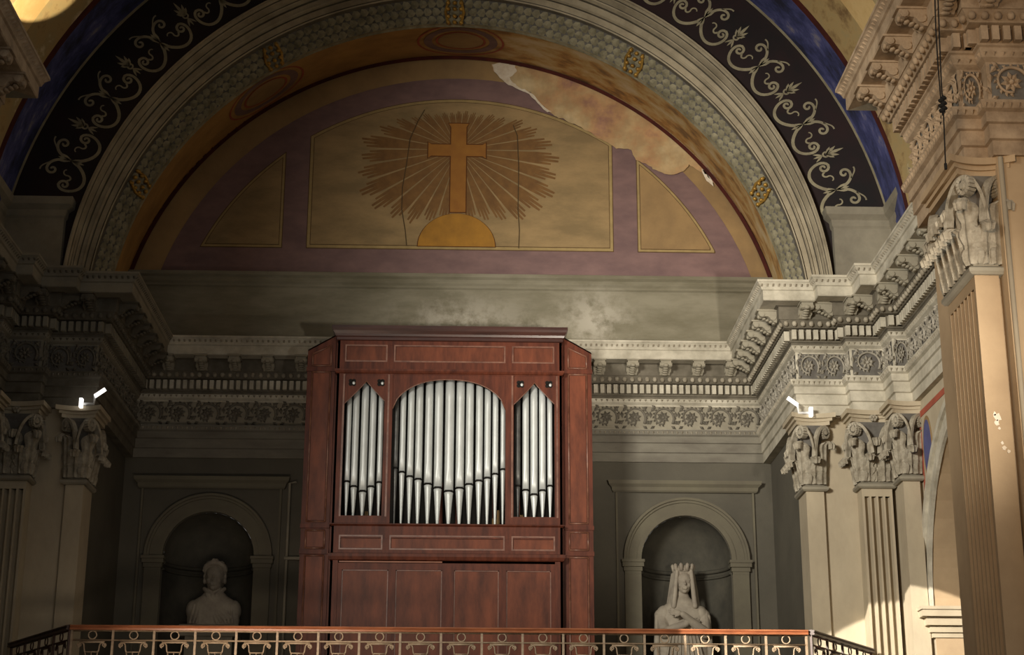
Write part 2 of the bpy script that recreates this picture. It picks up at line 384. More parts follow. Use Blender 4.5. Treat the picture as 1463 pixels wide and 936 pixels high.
def entablature(name, i0, i1, label, near=False, shade=False):
    mb = MB(); back = (i0 == NB)
    zone = lambda z: 0 if z > 8.715 else 2 if z > 8.245 else 0 if z > 7.775 else 3  # modillion zone darkened: dirt and underside shade put into the colour
    sweep(mb, PATH, PROF, i0, i1, 0, zone)
    for i in range(i0, i1):
        # frieze ground
        for (p, sp, kind) in ((0.08, 0.096, 'dent'), (0.20, 0.11, 'egg'), (0.535, 0.075, 'leaf'), (0.095, 0.07, 'bead'), (0.055, 0.08, 'bead2')):
            a, D, N, L = along(PATH, i, p)
            if L < 0.1: continue
            n = max(1, int(round(L/sp))); st = L/n
            if n > 130: n = 130; st = L/n
            for k in range(n):
                c = a + D*(st*(k+0.5))
                def loc(u, v, z): q = c + D*u + N*v; return (q.x, q.y, z)
                if kind == 'dent':
                    h = st*0.31; vs = [loc(u, v, z) for z in (8.30, 8.43) for v in (-0.01, 0.07) for u in (-h, h)]
                    mb.add(vs, [(0, 2, 3, 1), (4, 5, 7, 6), (0, 1, 5, 4), (2, 6, 7, 3), (0, 4, 6, 2), (1, 3, 7, 5)], 0)
                elif kind == 'egg':
                    t = MB(); blob(t, (0, 0, 0), (st*0.36, 0.035, 0.04), n=5, k=4); mb.copy_in(t, lambda x, y, z: loc(x, y, 8.495+z), 1)
                elif kind == 'leaf':
                    h = st*0.36
                    mb.add([loc(-h, -0.012, 8.935), loc(h, -0.012, 8.935), loc(h*0.5, -0.022, 8.895), loc(-h*0.5, -0.022, 8.895), loc(0, 0.016, 8.922)], [(0, 1, 4), (1, 2, 4), (2, 3, 4), (3, 0, 4)], 1)
                elif kind == 'bead':
                    h = st*0.3
                    mb.add([loc(-h, 0, 7.745), loc(h, 0, 7.745), loc(0, -0.005, 7.70), loc(0, 0.02, 7.735)], [(0, 1, 3), (1, 2, 3), (2, 0, 3)], 1)
                else:
                    h = st*0.3
                    mb.add([loc(-h, 0, 8.235), loc(h, 0, 8.235), loc(0, -0.015, 8.195), loc(0, 0.018, 8.22)], [(0, 1, 3), (1, 2, 3), (2, 0, 3)], 1)
    o = struct(mb.build(name, ['brownstone', 'brownstone', 'brownstone', 'brownstone'] if near else ['stone', 'dirt_shade', 'dirt_shade', 'dirt_shade'] if shade else ['stonelight', 'carve', 'dirt_shade', 'fascia' if back else 'stonelight']), label)
    # carved frieze ground panels, roundels and modillions
    g = MB(); nr = 0
    for i in range(i0, i1):
        a, D, N, L = along(PATH, i, 0.0)
        L0 = L
        if L0 > 0.19:
            c0, c1 = a+D*0.03+N*0.004, a+D*(L0-0.03)+N*0.004
            g.add([(c0.x, c0.y, 7.80), (c1.x, c1.y, 7.80), (c1.x, c1.y, 8.14), (c0.x, c0.y, 8.14)], [(0, 1, 2, 3)])
            n = max(1, int(round(L0/0.42))); st = L0/n
            rz = math.atan2(D.y, D.x)
            for k in range(n):
                c = a + D*(st*(k+0.5)); 
                if abs(c.x) < 1.7 and c.y > 23: continue
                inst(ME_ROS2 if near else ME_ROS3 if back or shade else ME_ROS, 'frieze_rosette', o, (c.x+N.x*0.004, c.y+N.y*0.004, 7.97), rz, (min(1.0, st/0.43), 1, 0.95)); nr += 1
        a, D, N, L = along(PATH, i, 0.24)
        if L > 0.16:
            n = max(1, int(round(L/0.49))); st = L/n; rz = math.atan2(D.y, D.x)
            for k in range(n):
                c = a + D*(st*(k+0.5))
                if abs(c.x) < 1.6 and c.y > 23: continue
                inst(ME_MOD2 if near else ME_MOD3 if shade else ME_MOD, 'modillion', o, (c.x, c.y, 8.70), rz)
    g.build('frieze_ground', ['stone' if back else 'shadeground'], o, recalc=False)
    return o
entablature('trim_1', NB, NB+1, 'grey stone entablature running across the back wall behind the organ, with carved frieze and dentils')
entablature('trim_2', NB+1, NB+1+8, 'pale carved stone entablature stepping forward over the right hand pilasters')
entablature('trim_3', NB-8, NB, 'dark shaded stone entablature stepping forward over the left hand pilasters', shade=True)  # darker stone colours carry the shade of the left side
entablature('trim_16', NB+1+8, len(PATH)-1, 'warm brown carved entablature over the large foreground pier on the right', True)
entablature('trim_17', 0, NB-8, 'dark carved entablature over the foreground pier at the left edge', True)
# unseen transverse arch, added over the foreground piers to block the left light
mb = MB()
for y0, y1, ra in ((13.1, 14.5, 4.45), (13.05, 13.1, 4.5)):
    pr = [(y0, ra), (y1, ra), (y1, 6.6), (y0, 6.6)]
    rows = [[(r_*cos(PI*k/48), y_, 8.95+r_*sin(PI*k/48)) for k in range(49)] for y_, r_ in pr]
    mb.grid(rows, 0, True, closev=True)
struct(mb.build('trim_18', ['pier'], recalc=False), 'unseen stone transverse arch added over the foreground piers to block light')

# ------------------------------------------------------------------ walls
def arched_wall(mb, fn, u0, u1, z0, z1, arches, depth, m=0, n=28, mr=0):
    """wall in (u, z); arches = [(uc, r, zs, zb)]; reveals of the given depth"""
    x = u0
    for uc, r, zs, zb in sorted(arches):
        mb.add([fn(x, z0, 0), fn(uc-r, z0, 0), fn(uc-r, z1, 0), fn(x, z1, 0)], [(0, 1, 2, 3)], m)
        if zb > z0: mb.add([fn(uc-r, z0, 0), fn(uc+r, z0, 0), fn(uc+r, zb, 0), fn(uc-r, zb, 0)], [(0, 1, 2, 3)], m)
        arc = [(uc-r*cos(PI*k/n), zs+r*sin(PI*k/n)) for k in range(n+1)]
        for a, b in zip(arc, arc[1:]):
            mb.add([fn(a[0], a[1], 0), fn(b[0], b[1], 0), fn(b[0], z1, 0), fn(a[0], z1, 0)], [(0, 1, 2, 3)], m)
        ring = [(uc-r, zb)]+arc+[(uc+r, zb)]
        if depth:
            for a, b in zip(ring, ring[1:]):
                mb.add([fn(a[0], a[1], 0), fn(b[0], b[1], 0), fn(b[0], b[1], depth), fn(a[0], a[1], depth)], [(0, 1, 2, 3)], mr)
        x = uc+r
    mb.add([fn(x, z0, 0), fn(u1, z0, 0), fn(u1, z1, 0), fn(x, z1, 0)], [(0, 1, 2, 3)], m)

GF = 3.25                   # gallery floor
NX, NZ, NR = 3.39, 5.88, 0.64
mb = MB(); arched_wall(mb, lambda u, z, d: (u, 24.03+d, z), -4.75, 4.75, 0, 7.4, [(-NX, NR, NZ, GF+0.45), (NX, NR, NZ, GF+0.45)], 0.04)
struct(mb.build('wall_back', ['wallgrey'], recalc=False))
mb = MB()
mb.add([(-6.2, 24.0, 8.9), (6.2, 24.0, 8.9), (6.2, 24.0, 10.0), (-6.2, 24.0, 10.0)], [(0, 1, 2, 3)], 0)
struct(mb.build('wall_attic', ['attic'], recalc=False))
# niches
for s_, nm in ((-1, 'trim_4'), (1, 'trim_5')):
    mb = MB(); n = 20; D = 0.62
    rows = []
    for z in (GF+0.45, NZ-0.2, NZ):
        rows.append([(s_*NX-NR*cos(PI*k/n), 24.06+D*sin(PI*k/n), z) for k in range(n+1)])
    for j in range(1, 9):
        t = PI/2*j/8; rows.append([(s_*NX-NR*cos(t)*cos(PI*k/n), 24.06+D*cos(t)*sin(PI*k/n), NZ+NR*sin(t)) for k in range(n+1)])
    mb.grid(rows, 0, True)
    mb.add([rows[0][k] for k in range(n+1)], [tuple(range(n+1))], 0)
    for zz, rr in ((NZ-0.08, 0.03), (NZ-0.17, 0.02)):      # inner band
        mb.tube([(s_*NX-(NR-0.01)*cos(PI*k/n), 24.06+(D-0.01)*sin(PI*k/n), zz) for k in range(n+1)], rr, 6, 1)
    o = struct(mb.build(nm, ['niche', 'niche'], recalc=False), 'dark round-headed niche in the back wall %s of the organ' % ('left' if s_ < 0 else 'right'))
    # surround
    cx = s_*NX; k_ = MB()
    def F(u, v, d): return (u, 24.03-d, v)
    for (ra, rb, d) in ((0.645, 0.71, 0.05), (0.71, 0.83, 0.035), (0.83, 0.865, 0.06), (0.865, 0.90, 0.09)):
        for a in range(28):
            t0, t1 = PI*a/28, PI*(a+1)/28
            P = [(cx+rr*cos(t), NZ+rr*sin(t)) for rr, t in ((ra, t0), (rb, t0), (rb, t1), (ra, t1))]
            k_.add([F(*P[0], d), F(*P[1], d), F(*P[2], d), F(*P[3], d)], [(0, 1, 2, 3)])
            k_.add([F(*P[0], 0), F(*P[3], 0), F(*P[3], d), F(*P[0], d)], [(0, 1, 2, 3)])
            k_.add([F(*P[1], 0), F(*P[2], 0), F(*P[2], d), F(*P[1], d)], [(0, 1, 2, 3)])
    k_.build('archivolt', ['surround'], o, recalc=False)
    for q in (-1, 1):
        j = MB(); x0, x1 = sorted((cx+q*0.65, cx+q*0.885)); j.box(x0, x1, 23.98, 24.05, GF, NZ-0.17)
        j.build('jamb', ['surround'], o)
        j = MB()
        for (e, za, zb, d) in ((0.0, -0.20, -0.16, 0.055), (0.015, -0.16, -0.10, 0.07), (0.035, -0.10, -0.04, 0.10), (0.045, -0.04, 0.0, 0.12)):
            j.box(x0-e, x1+e, 24.03-d, 24.05, NZ+za, NZ+zb)
        j.build('impost', ['surround'], o)
    h = MB()
    sweep(h, [(cx-1.03, 24.03), (cx-1.03, 23.98), (cx+1.03, 23.98), (cx+1.03, 24.03)][::1], [(0, 6.86), (0.02, 6.88), (0.03, 6.93), (0.07, 6.97), (0.08, 7.02), (0, 7.02)], 0, 3)
    h.build('hood_moulding', ['surround'], o)
    h = MB(); h.box(cx-1.0, cx-0.97, 23.99, 24.04, GF, 6.86); h.box(cx+0.97, cx+1.0, 23.99, 24.04, GF, 6.86)
    h.build('panel_edge', ['surround'], o)

for s_, nm in ((-1, 'left'), (1, 'right')):
    X = lambda x: s_*x
    mb = MB()
    # pier walls under the entablature
    pts = [(4.66, 24.05), (4.66, 21.36), (5.72, 21.36), (5.72, 20.75), (5.95, 20.75)]
    for a, b in zip(pts, pts[1:]):
        mb.add([(X(a[0]), a[1], 0), (X(b[0]), b[1], 0), (X(b[0]), b[1], 7.4), (X(a[0]), a[1], 7.4)], [(0, 1, 2, 3)], 2 if a[0] == b[0] == 4.66 else 0)  # inner pier sides take the darker grey: their shade is in the colour
    # near pier body
    pts = [(5.95, 14.5), (4.5, 14.5), (4.5, 13.12), (4.63, 13.12), (4.63, 12.93), (7.0, 12.93)]
    for a, b in zip(pts, pts[1:]):
        mb.add([(X(a[0]), a[1], 0), (X(b[0]), b[1], 0), (X(b[0]), b[1], 7.4), (X(a[0]), a[1], 7.4)], [(0, 1, 2, 3)], 1)
    # side wall with its arch
    arched_wall(mb, lambda u, z, d: (X(5.95+d), u, z), 14.5, 20.75, 0, 7.4, [(18.5, 2.12, 4.72, 0)], 0.0)
    struct(mb.build('wall_'+nm, ['pier', 'brown', 'wallgrey'], recalc=False))
    # side arch: archivolt, coffered soffit, imposts
    k_ = MB(); n = 40
    for (ra, rb, d) in ((2.10, 2.20, 0.04), (2.20, 2.32, 0.02), (2.32, 2.40, 0.06)):
        for a in range(n):
            t0, t1 = PI*a/n, PI*(a+1)/n
            P = [(18.5+rr*cos(t), 4.72+rr*sin(t)) for rr, t in ((ra, t0), (rb, t0), (rb, t1), (ra, t1))]
            G = lambda p, dd: (X(5.95-dd), p[0], p[1])
            k_.add([G(P[0], d), G(P[1], d), G(P[2], d), G(P[3], d)], [(0, 1, 2, 3)])
            k_.add([G(P[0], 0), G(P[3], 0), G(P[3], d), G(P[0], d)], [(0, 1, 2, 3)])
            k_.add([G(P[1], 0), G(P[2], 0), G(P[2], d), G(P[1], d)], [(0, 1, 2, 3)])
    arch = struct(k_.build('trim_6' if s_ > 0 else 'trim_7', ['stonelight'], recalc=False), 'pale stone arch in the %s side wall' % nm)
    k_ = MB(); R0, R1 = 2.12, 2.30; nc = 11
    def C(r, t, x): return (X(x), 18.5+r*cos(t), 4.72+r*sin(t))
    for c in range(nc):
        ta, tb = PI*c/nc, PI*(c+1)/nc; g_ = 0.055
        x0, x1, xa, xb = 5.95, 7.35, 6.28, 7.02
        ia, ib = ta+g_, tb-g_
        for q0, q1, y0, y1 in ((ta, ia, x0, x1), (ib, tb, x0, x1), (ia, ib, x0, xa), (ia, ib, xb, x1)):
            k_.add([C(R0, q0, y0), C(R0, q1, y0), C(R0, q1, y1), C(R0, q0, y1)], [(0, 1, 2, 3)])
        k_.add([C(R1, ia, xa), C(R1, ib, xa), C(R1, ib, xb), C(R1, ia, xb)], [(0, 1, 2, 3)], 1)
        for (p, q) in (((ia, xa), (ib, xa)), ((ib, xa), (ib, xb)), ((ib, xb), (ia, xb)), ((ia, xb), (ia, xa))):
            k_.add([C(R0, *p), C(R0, *q), C(R1, *q), C(R1, *p)], [(0, 1, 2, 3)], 1)
    for yy in (16.38, 20.62):
        k_.add([(X(5.95), yy, 0), (X(7.35), yy, 0), (X(7.35), yy, 4.72), (X(5.95), yy, 4.72)], [(0, 1, 2, 3)])
    k_.add([(X(7.35), 14, 0), (X(7.35), 22, 0), (X(7.35), 22, 8), (X(7.35), 14, 8)], [(0, 1, 2, 3)], 1)
    k_.build('coffered_soffit', ['brown', 'stone'], arch, recalc=False)
    for c in range(nc):
        t = PI*(c+0.5)/nc; r_ = MB()
        for ring, rad, cnt in ((0.13, 0.05, 8), (0.055, 0.04, 5), (0.0, 0.045, 1)):
            for q in range(cnt):
                a = 2*PI*q/cnt; p = C(R1-0.04, t+ring*sin(a)/R1, 6.65+ring*cos(a)); blob(r_, p, (rad, rad, rad))
        r_.build('gilt_rosette', ['gold'], arch)
    for yc in ((16.38, 16.1), (20.62, 20.72)):
        k_ = MB()
        for (e, za, zb) in ((0.02, 4.36, 4.42), (0.05, 4.42, 4.5), (0.10, 4.5, 4.6), (0.16, 4.6, 4.68), (0.18, 4.68, 4.72), (0.03, 4.0, 4.05), (0.01, 3.7, 4.0)):
            y0, y1 = (yc[0]-0.1, yc[0]+e) if yc[0] < 18 else (yc[0]-e, yc[0]+0.1)
            xa, xb = sorted((X(5.93-e), X(7.35))); k_.box(xa, xb, y0, y1, za, zb)
        k_.build('impost', ['pier'], arch)
    # painted spandrel
    k_ = MB(); G = lambda u, v, d: (X(5.95-d), u, v)
    def arcpoly(ra, rb, t0, t1, n=16): return [(18.5+ra*cos(t0+(t1-t0)*k/n), 4.72+ra*sin(t0+(t1-t0)*k/n)) for k in range(n+1)] + [(18.5+rb*cos(t1-(t1-t0)*k/n), 4.72+rb*sin(t1-(t1-t0)*k/n)) for k in range(n+1)]
    def strip(poly, m, d): k_.prism(poly, G, d-0.004, d, m)
    for k in range(24):
        t0 = 0.05+1.1*k/24; t1 = t0+1.1/24
        strip([(18.5+2.43*cos(t0), 4.72+2.43*sin(t0)), (18.5+2.50*cos(t0), 4.72+2.50*sin(t0)), (18.5+2.50*cos(t1), 4.72+2.50*sin(t1)), (18.5+2.43*cos(t1), 4.72+2.43*sin(t1))], 0, 0.006)
    strip([(20.64, 5.6), (20.58, 5.6), (20.58, 7.16), (20.64, 7.16)], 0, 0.006)
    strip([(20.64, 7.10), (20.64, 7.18), (16.4, 7.18), (16.4, 7.10)], 0, 0.006)
    ov = [(20.33+0.17*cos(2*PI*k/24), 6.65+0.36*sin(2*PI*k/24)) for k in range(24)]
    strip([(20.33+0.21*cos(2*PI*k/24), 6.65+0.41*sin(2*PI*k/24)) for k in range(24)], 2, 0.008); strip(ov, 1, 0.012)
    k_.build('painted_spandrel', ['redpaint', 'bluepaint', 'cream'], arch)
    # attic pedestal standing on the cornice
    k_ = MB(); ped = [(5.17, 21.6), (5.17, 21.38), (5.95, 21.38), (5.95, 20.6), (6.3, 20.6)]
    if s_ < 0: ped = [(-x, y) for x, y in reversed(ped)]
    sweep(k_, ped, [(-0.2, ZC-0.02), (0.0, ZC), (0.03, ZC), (0.03, 9.25), (0.0, 9.28), (0.0, 9.95), (0.02, 9.98), (0.03, 10.06), (0.10, 10.12), (0.12, 10.22), (-0.2, 10.22)])
    struct(k_.build('trim_8' if s_ > 0 else 'trim_9', ['stone']), 'plain stone pedestal block standing on the cornice at the %s foot of the painted arch' % nm)

# ------------------------------------------------------------------ big arch
def ringpt(st, t):
    Y, r, cz = st; return (r*cos(t), Y, cz+r*sin(t))
def tmin(st, z=8.98):
    Y, r, cz = st; return math.asin((z-cz)/r)
def band(mb, s0, s1, n=96, m=0, z=8.98, smooth=True):
    a0, a1 = tmin(s0, z), tmin(s1, z)
    rows = [[ringpt(s0, a0+(PI-2*a0)*k/n) for k in range(n+1)], [ringpt(s1, a1+(PI-2*a1)*k/n) for k in range(n+1)]]
    mb.grid(rows, m, smooth)
S_RED = (24.0, 5.0, 8.77); S_OR = (22.1, 4.70, 8.61)
mb = MB(); band(mb, S_RED, S_OR); o_s = struct(mb.build('trim_10', ['soffit'], recalc=False), 'ochre painted inner face of the great arch, flaking on its right half')
S_SC = (21.8, 4.87, 8.69)
mb = MB(); band(mb, (22.16, 4.69, 8.61), (22.08, 4.71, 8.61)); band(mb, (22.08, 4.71, 8.61), S_SC, m=1)  # dark ground puts the shade between the scales into the colour
# imbricated leaves of the scale band
def seat(u, t, h):
    a = Vector(ringpt((22.08, 4.71, 8.61), t)); b = Vector(ringpt(S_SC, t)); p = a.lerp(b, u)
    nrm = Vector((-cos(t)*0.85, -0.55, -sin(t)*0.85)).normalized(); return p+nrm*(h*0.62)
NS = 120
for i in range(NS):
    for j in range(3):
        t = 0.06+(PI-0.12)*(i+0.5*(j % 2))/NS; uc = (j+0.5)/3; dt = (PI-0.12)/NS
        q = -1 if t > PI/2 else 1
        pts = [seat(uc-0.17, t, 0.012), seat(uc-0.15, t+q*dt*0.5, 0.03), seat(uc, t+q*dt*0.85, 0.048), seat(uc+0.15, t+q*dt*0.5, 0.03), seat(uc+0.17, t, 0.012), seat(uc, t-q*dt*0.2, 0.004), seat(uc, t+q*dt*0.3, 0.05), seat(uc, t+q*dt*0.8, 0.0)]
        mb.add(pts, [(0, 1, 6), (1, 2, 6), (2, 3, 6), (3, 4, 6), (4, 5, 6), (5, 0, 6), (1, 7, 2), (2, 7, 3)], 0)
o_sc = struct(mb.build('trim_11', ['scale', 'shadeground'], recalc=False), 'carved scale-pattern band round the inside of the great arch')
for t in (90, 57.4, 25.4, 122.6, 154.8):
    t = math.radians(t); k_ = MB()
    for dt in (-0.028, 0.028):
        k_.tube([seat(u/6, t+dt*(1-abs(u-3)/9), 0.06) for u in range(7)], 0.022, 5)
    for u in (0.1, 0.35, 0.65, 0.9):
        for dt in (-0.02, 0.0, 0.02): blob(k_, seat(u, t+dt, 0.07), (0.035, 0.035, 0.03))
    k_.build('gilt_tie', ['gold'], o_sc)
# moulded archivolt
mb = MB()
L_ = lambda f: (4.87+(5.08-4.87)*f, 8.69+(8.83-8.69)*f)
st = [(0.0, 21.80), (0.0, 21.72), (0.05, 21.71), (0.09, 21.74), (0.10, 21.78), (0.12, 21.74), (0.34, 21.73), (0.35, 21.77), (0.37, 21.71), (0.40, 21.67), (0.43, 21.66), (0.44, 21.69), (0.63, 21.67), (0.64, 21.71), (0.66, 21.64), (0.70, 21.58), (0.74, 21.57), (0.75, 21.61), (0.77, 21.57),
      (0.80, 21.52), (0.84, 21.46), (0.86, 21.45), (0.865, 21.49), (0.88, 21.43), (0.93, 21.40), (0.94, 21.37), (1.0, 21.37), (1.0, 21.52)]
W = 1.55
stp = [(Y, 4.87+0.245*W*f*0.72, 8.69+0.14*f) for f, Y in st]
for a, b in zip(stp, stp[1:]): band(mb, a, b, m=1 if (b[1]-a[1] < 0.006 and abs(b[0]-a[0]) > 0.03) else 0)  # deep narrow groove faces take the darker stone
struct(mb.build('trim_12', ['archstone', 'dirt_shade'], recalc=False), 'moulded pale stone arch spanning the bay above the organ')
# black band with painted scrollwork
SB0, SB1 = (21.5, 5.08, 8.86), (21.5, 6.07, 9.03)
mb = MB(); band(mb, SB0, SB1)
def pol(t, r, d): return (r*cos(t), 21.5-d, 8.95+r*sin(t))
def vs_(v): return v*1.14+0.02
PER = math.radians(11.0); RB = 5.46
def ribbon(mb, pts, w0, w1, fn, d=0.007):
    """flat painted stroke through 2D pts (s, v)"""
    n = len(pts); L = []; R = []
    for i, p in enumerate(pts):
        a = pts[max(i-1, 0)]; b = pts[min(i+1, n-1)]; tx, ty = b[0]-a[0], b[1]-a[1]; l = math.hypot(tx, ty) or 1
        w = 1.3*(w0+(w1-w0)*i/(n-1)); L.append((p[0]-ty/l*w, p[1]+tx/l*w)); R.append((p[0]+ty/l*w, p[1]-tx/l*w))
    for i in range(n-1):
        q = [L[i], L[i+1], R[i+1], R[i]]
        mb.add([fn(*x, d) for x in q], [(0, 1, 2, 3)], 1)
def spiral(cx, cy, r0, r1, a0, a1, n=22): return [(cx+(r0+(r1-r0)*(k/n)**0.8)*cos(a0+(a1-a0)*k/n), cy+(r0+(r1-r0)*(k/n)**0.8)*sin(a0+(a1-a0)*k/n)) for k in range(n+1)]
def bez(p0, p1, p2, p3, n=10):
    return [tuple((1-t)**3*p0[i]+3*(1-t)**2*t*p1[i]+3*(1-t)*t*t*p2[i]+t**3*p3[i] for i in (0, 1)) for t in [k/n for k in range(n+1)]]
def leaf2(mb, c, a, l, w_, fn):
    pts = [(c[0]+l*t*cos(a)-w_*f*sin(a), c[1]+l*t*sin(a)+w_*f*cos(a)) for t, f in ((0, 0.1), (0.3, 0.8), (0.55, 1), (0.8, 0.55), (1, 0), (0.8, -0.55), (0.55, -1), (0.3, -0.8), (0, -0.1))]
    mb.add([fn(*p, 0.009) for p in pts], [tuple(range(9))], 1)
for k in range(-1, 14):
    tk = math.radians(160)-PER*k
    # s runs along the arch (metres), v outward; this is one period between two knots
    fn = lambda s, v, d, tk=tk: pol(tk-s/5.45, RB+vs_(v), d)
    Lp = PER*5.45
    for m_ in ((1, -1)):
        fm = (lambda s, v, d, fn=fn: fn(s, v, d)) if m_ > 0 else (lambda s, v, d, fn=fn: fn(Lp-s, v, d))
        if k == 13 and m_ < 0: continue
        if k == -1 and m_ > 0: continue
        # big C curve on the inner side, rolling up beside the middle tie
        ribbon(mb, bez((0, -0.02), (0.10, -0.23), (0.26, -0.27), (0.36, -0.20))+bez((0.36, -0.20), (0.45, -0.13), (0.46, 0.02), (0.37, 0.05), 8)[1:]+spiral(0.355, -0.02, 0.07, 0.012, PI/2, PI/2+2.2*PI, 20)[1:], 0.017, 0.010, fm)
        # tendril
        ribbon(mb, bez((0.29, -0.03), (0.26, -0.10), (0.20, -0.05), (0.22, 0.0), 8)+bez((0.22, 0.0), (0.22, 0.05), (0.15, 0.06), (0.14, 0.02), 6)[1:], 0.010, 0.006, fm)
        # outer curl springing from the knot
        ribbon(mb, bez((0.0, 0.03), (0.02, 0.17), (0.08, 0.27), (0.19, 0.26))+spiral(0.19, 0.19, 0.07, 0.015, PI/2, PI/2-2.0*PI, 20)[1:], 0.015, 0.010, fm)
        ribbon(mb, bez((0.10, 0.25), (0.16, 0.30), (0.18, 0.34), (0.24, 0.33), 6), 0.006, 0.008, fm)
    if 0 <= k < 13:
        for a, l in ((PI/2, 0.24), (PI/2-0.75, 0.12), (PI/2+0.75, 0.12), (PI/2-0.4, 0.17), (PI/2+0.4, 0.17)): leaf2(mb, (Lp/2, 0.08), a, l, 0.02, fn)
        ribbon(mb, [(Lp/2+0.035*cos(2*PI*q/12), 0.08+0.035*sin(2*PI*q/12)) for q in range(13)], 0.009, 0.009, fn)
        for a in (-PI/2, -PI/2-0.5, -PI/2+0.5): leaf2(mb, (Lp/2, 0.04), a, 0.13, 0.014, fn)
    if k < 0: continue
    for a, l in ((PI/2, 0.17), (PI/2-0.35, 0.16), (PI/2+0.35, 0.16), (-PI/2, 0.17), (-PI/2-0.35, 0.17), (-PI/2+0.35, 0.17)): leaf2(mb, (0, 0.02), a, l, 0.022, fn)
o = struct(mb.build('wall_arch', ['black', 'scroll'], recalc=False), 'black painted arch face with pale scrollwork')
mb = MB()                                               # thin pale edge between black face and vault
band(mb, (21.49, 6.05, 9.03), (21.44, 6.06, 9.03)); band(mb, (21.44, 6.06, 9.03), (21.44, 6.09, 9.03))
mb.build('edge_line', ['scroll'], o, recalc=False)
# vault
for nm, a, b, m in (('blue_band', (21.5, 6.07, 9.03), (20.32, 5.93, 9.0), 0), ('red_line', (20.32, 5.93, 9.0), (20.17, 5.93, 9.0), 1), ('ochre', (20.17, 5.93, 9.0), (19.3, 5.93, 9.0), 2), ('yellow', (19.3, 5.93, 9.0), (18.6, 5.93, 9.0), 3), ('far', (18.6, 5.93, 9.0), (12.0, 5.93, 9.0), 2)):
    if nm == 'blue_band': vb = MB()
    band(vb, a, b, 72, m)
struct(vb.build('ceiling', ['blue', 'redline', 'ochre', 'yellow'], recalc=False), 'painted barrel vault in blue and ochre')

# lunette painting -----------------------------------------------------------
LY = 24.0
def L(px, py): return at(px, py, LY)
mb = MB(); arcn = 64
a0 = tmin(S_RED, 10.0)
pts = [ringpt((24.0, 5.03, 8.77), a0+(PI-2*a0)*k/arcn) for k in range(arcn+1)]
mb.add(pts, [tuple(range(len(pts)))], 0)
lun = struct(mb.build('wall_lunette', ['cream'], recalc=False), 'painted lunette wall with cross and sunburst above the organ')
def fit(pts):
    import numpy as np
    q = np.array([L(*p) for p in pts]); A = np.c_[2*q[:, 0], 2*q[:, 1], np.ones(len(q))]; b = (q**2).sum(1)
    s = np.linalg.lstsq(A, b, rcond=None)[0]; return float(s[0]), float(s[1]), float((s[2]+s[0]**2+s[1]**2)**0.5)
P_OUT = fit([(370, 208), (655, 114), (710, 115), (1025, 300), (1068, 391), (231, 380), (279, 298)])
P_IN = fit([(441, 195), (642, 146), (788, 160), (868, 205)])
P_SIDE = fit([(911, 230), (985, 300), (1022, 361), (403, 222), (330, 287), (285, 355)])
def flat(poly, d, name, matn, parent=lun):
    """painted shape: a thin coat d metres proud of the wall"""
    k = MB(); k.prism(poly, lambda u, v, q: (u, LY-q, v), d-0.003, d); return k.build(name, [matn], parent)
def multi(polys, d, name, matn, parent=lun):
    k = MB()
    for p in polys: k.prism(p, lambda u, v, q: (u, LY-q, v), d-0.003, d)
    return k.build(name, [matn], parent)
def arc_pts(c, x0, x1, n=24, dr=0):
    r = c[2]+dr; out = []
    for k in range(n+1):
        x = x0+(x1-x0)*k/n; out.append((x, c[1]+math.sqrt(max(0, r*r-(x-c[0])**2))))
    return out
ZB = 10.14
xe = math.sqrt(P_OUT[2]**2-(ZB-P_OUT[1])**2)
t0 = math.acos(xe/P_OUT[2])
flat([(P_OUT[0]+P_OUT[2]*cos(t0+(PI-2*t0)*k/48), P_OUT[1]+P_OUT[2]*sin(t0+(PI-2*t0)*k/48)) for k in range(49)], 0.006, 'purple_border', 'purple')
xl, zb = L(437, 355); xr, _ = L(877, 357)
def panel(x0, x1, z0, c, d, m, name, inset):
    top = arc_pts(c, x0+inset, x1-inset, 24, -inset)
    return flat([(x0+inset, z0+inset)]+top+[(x1-inset, z0+inset)], d, name, m)
for ins, d, m in ((0, 0.010, 'outline'), (0.012, 0.014, 'paleline'), (0.055, 0.018, 'outline'), (0.065, 0.022, 'olive')): panel(xl, xr, zb, P_IN, d, m, 'centre_panel', ins)
for sgn, xa, xb in ((-1, L(403, 355)[0], L(285, 355)[0]), (1, L(911, 361)[0], L(1022, 361)[0])):
    for ins, d, m in ((0, 0.010, 'outline'), (0.012, 0.014, 'paleline'), (0.045, 0.018, 'outline'), (0.055, 0.022, 'olive' if sgn < 0 else 'cream')):
        n = 16; x0 = xa+sgn*ins; x1 = xb-sgn*ins*1.6
        top = [(x0+(x1-x0)*k/n) for k in range(n+1)]
        cc = P_SIDE; rr = cc[2]-ins
        poly = [(x, max(zb+ins, cc[1]+math.sqrt(max(0, rr*rr-(x-cc[0])**2)))) for x in top]
        poly = [(x0, zb+ins)]+poly+[(x1, zb+ins)] if poly[-1][1] > zb+ins+1e-4 else [(x0, zb+ins)]+poly
        flat(poly, d, 'side_panel', m)
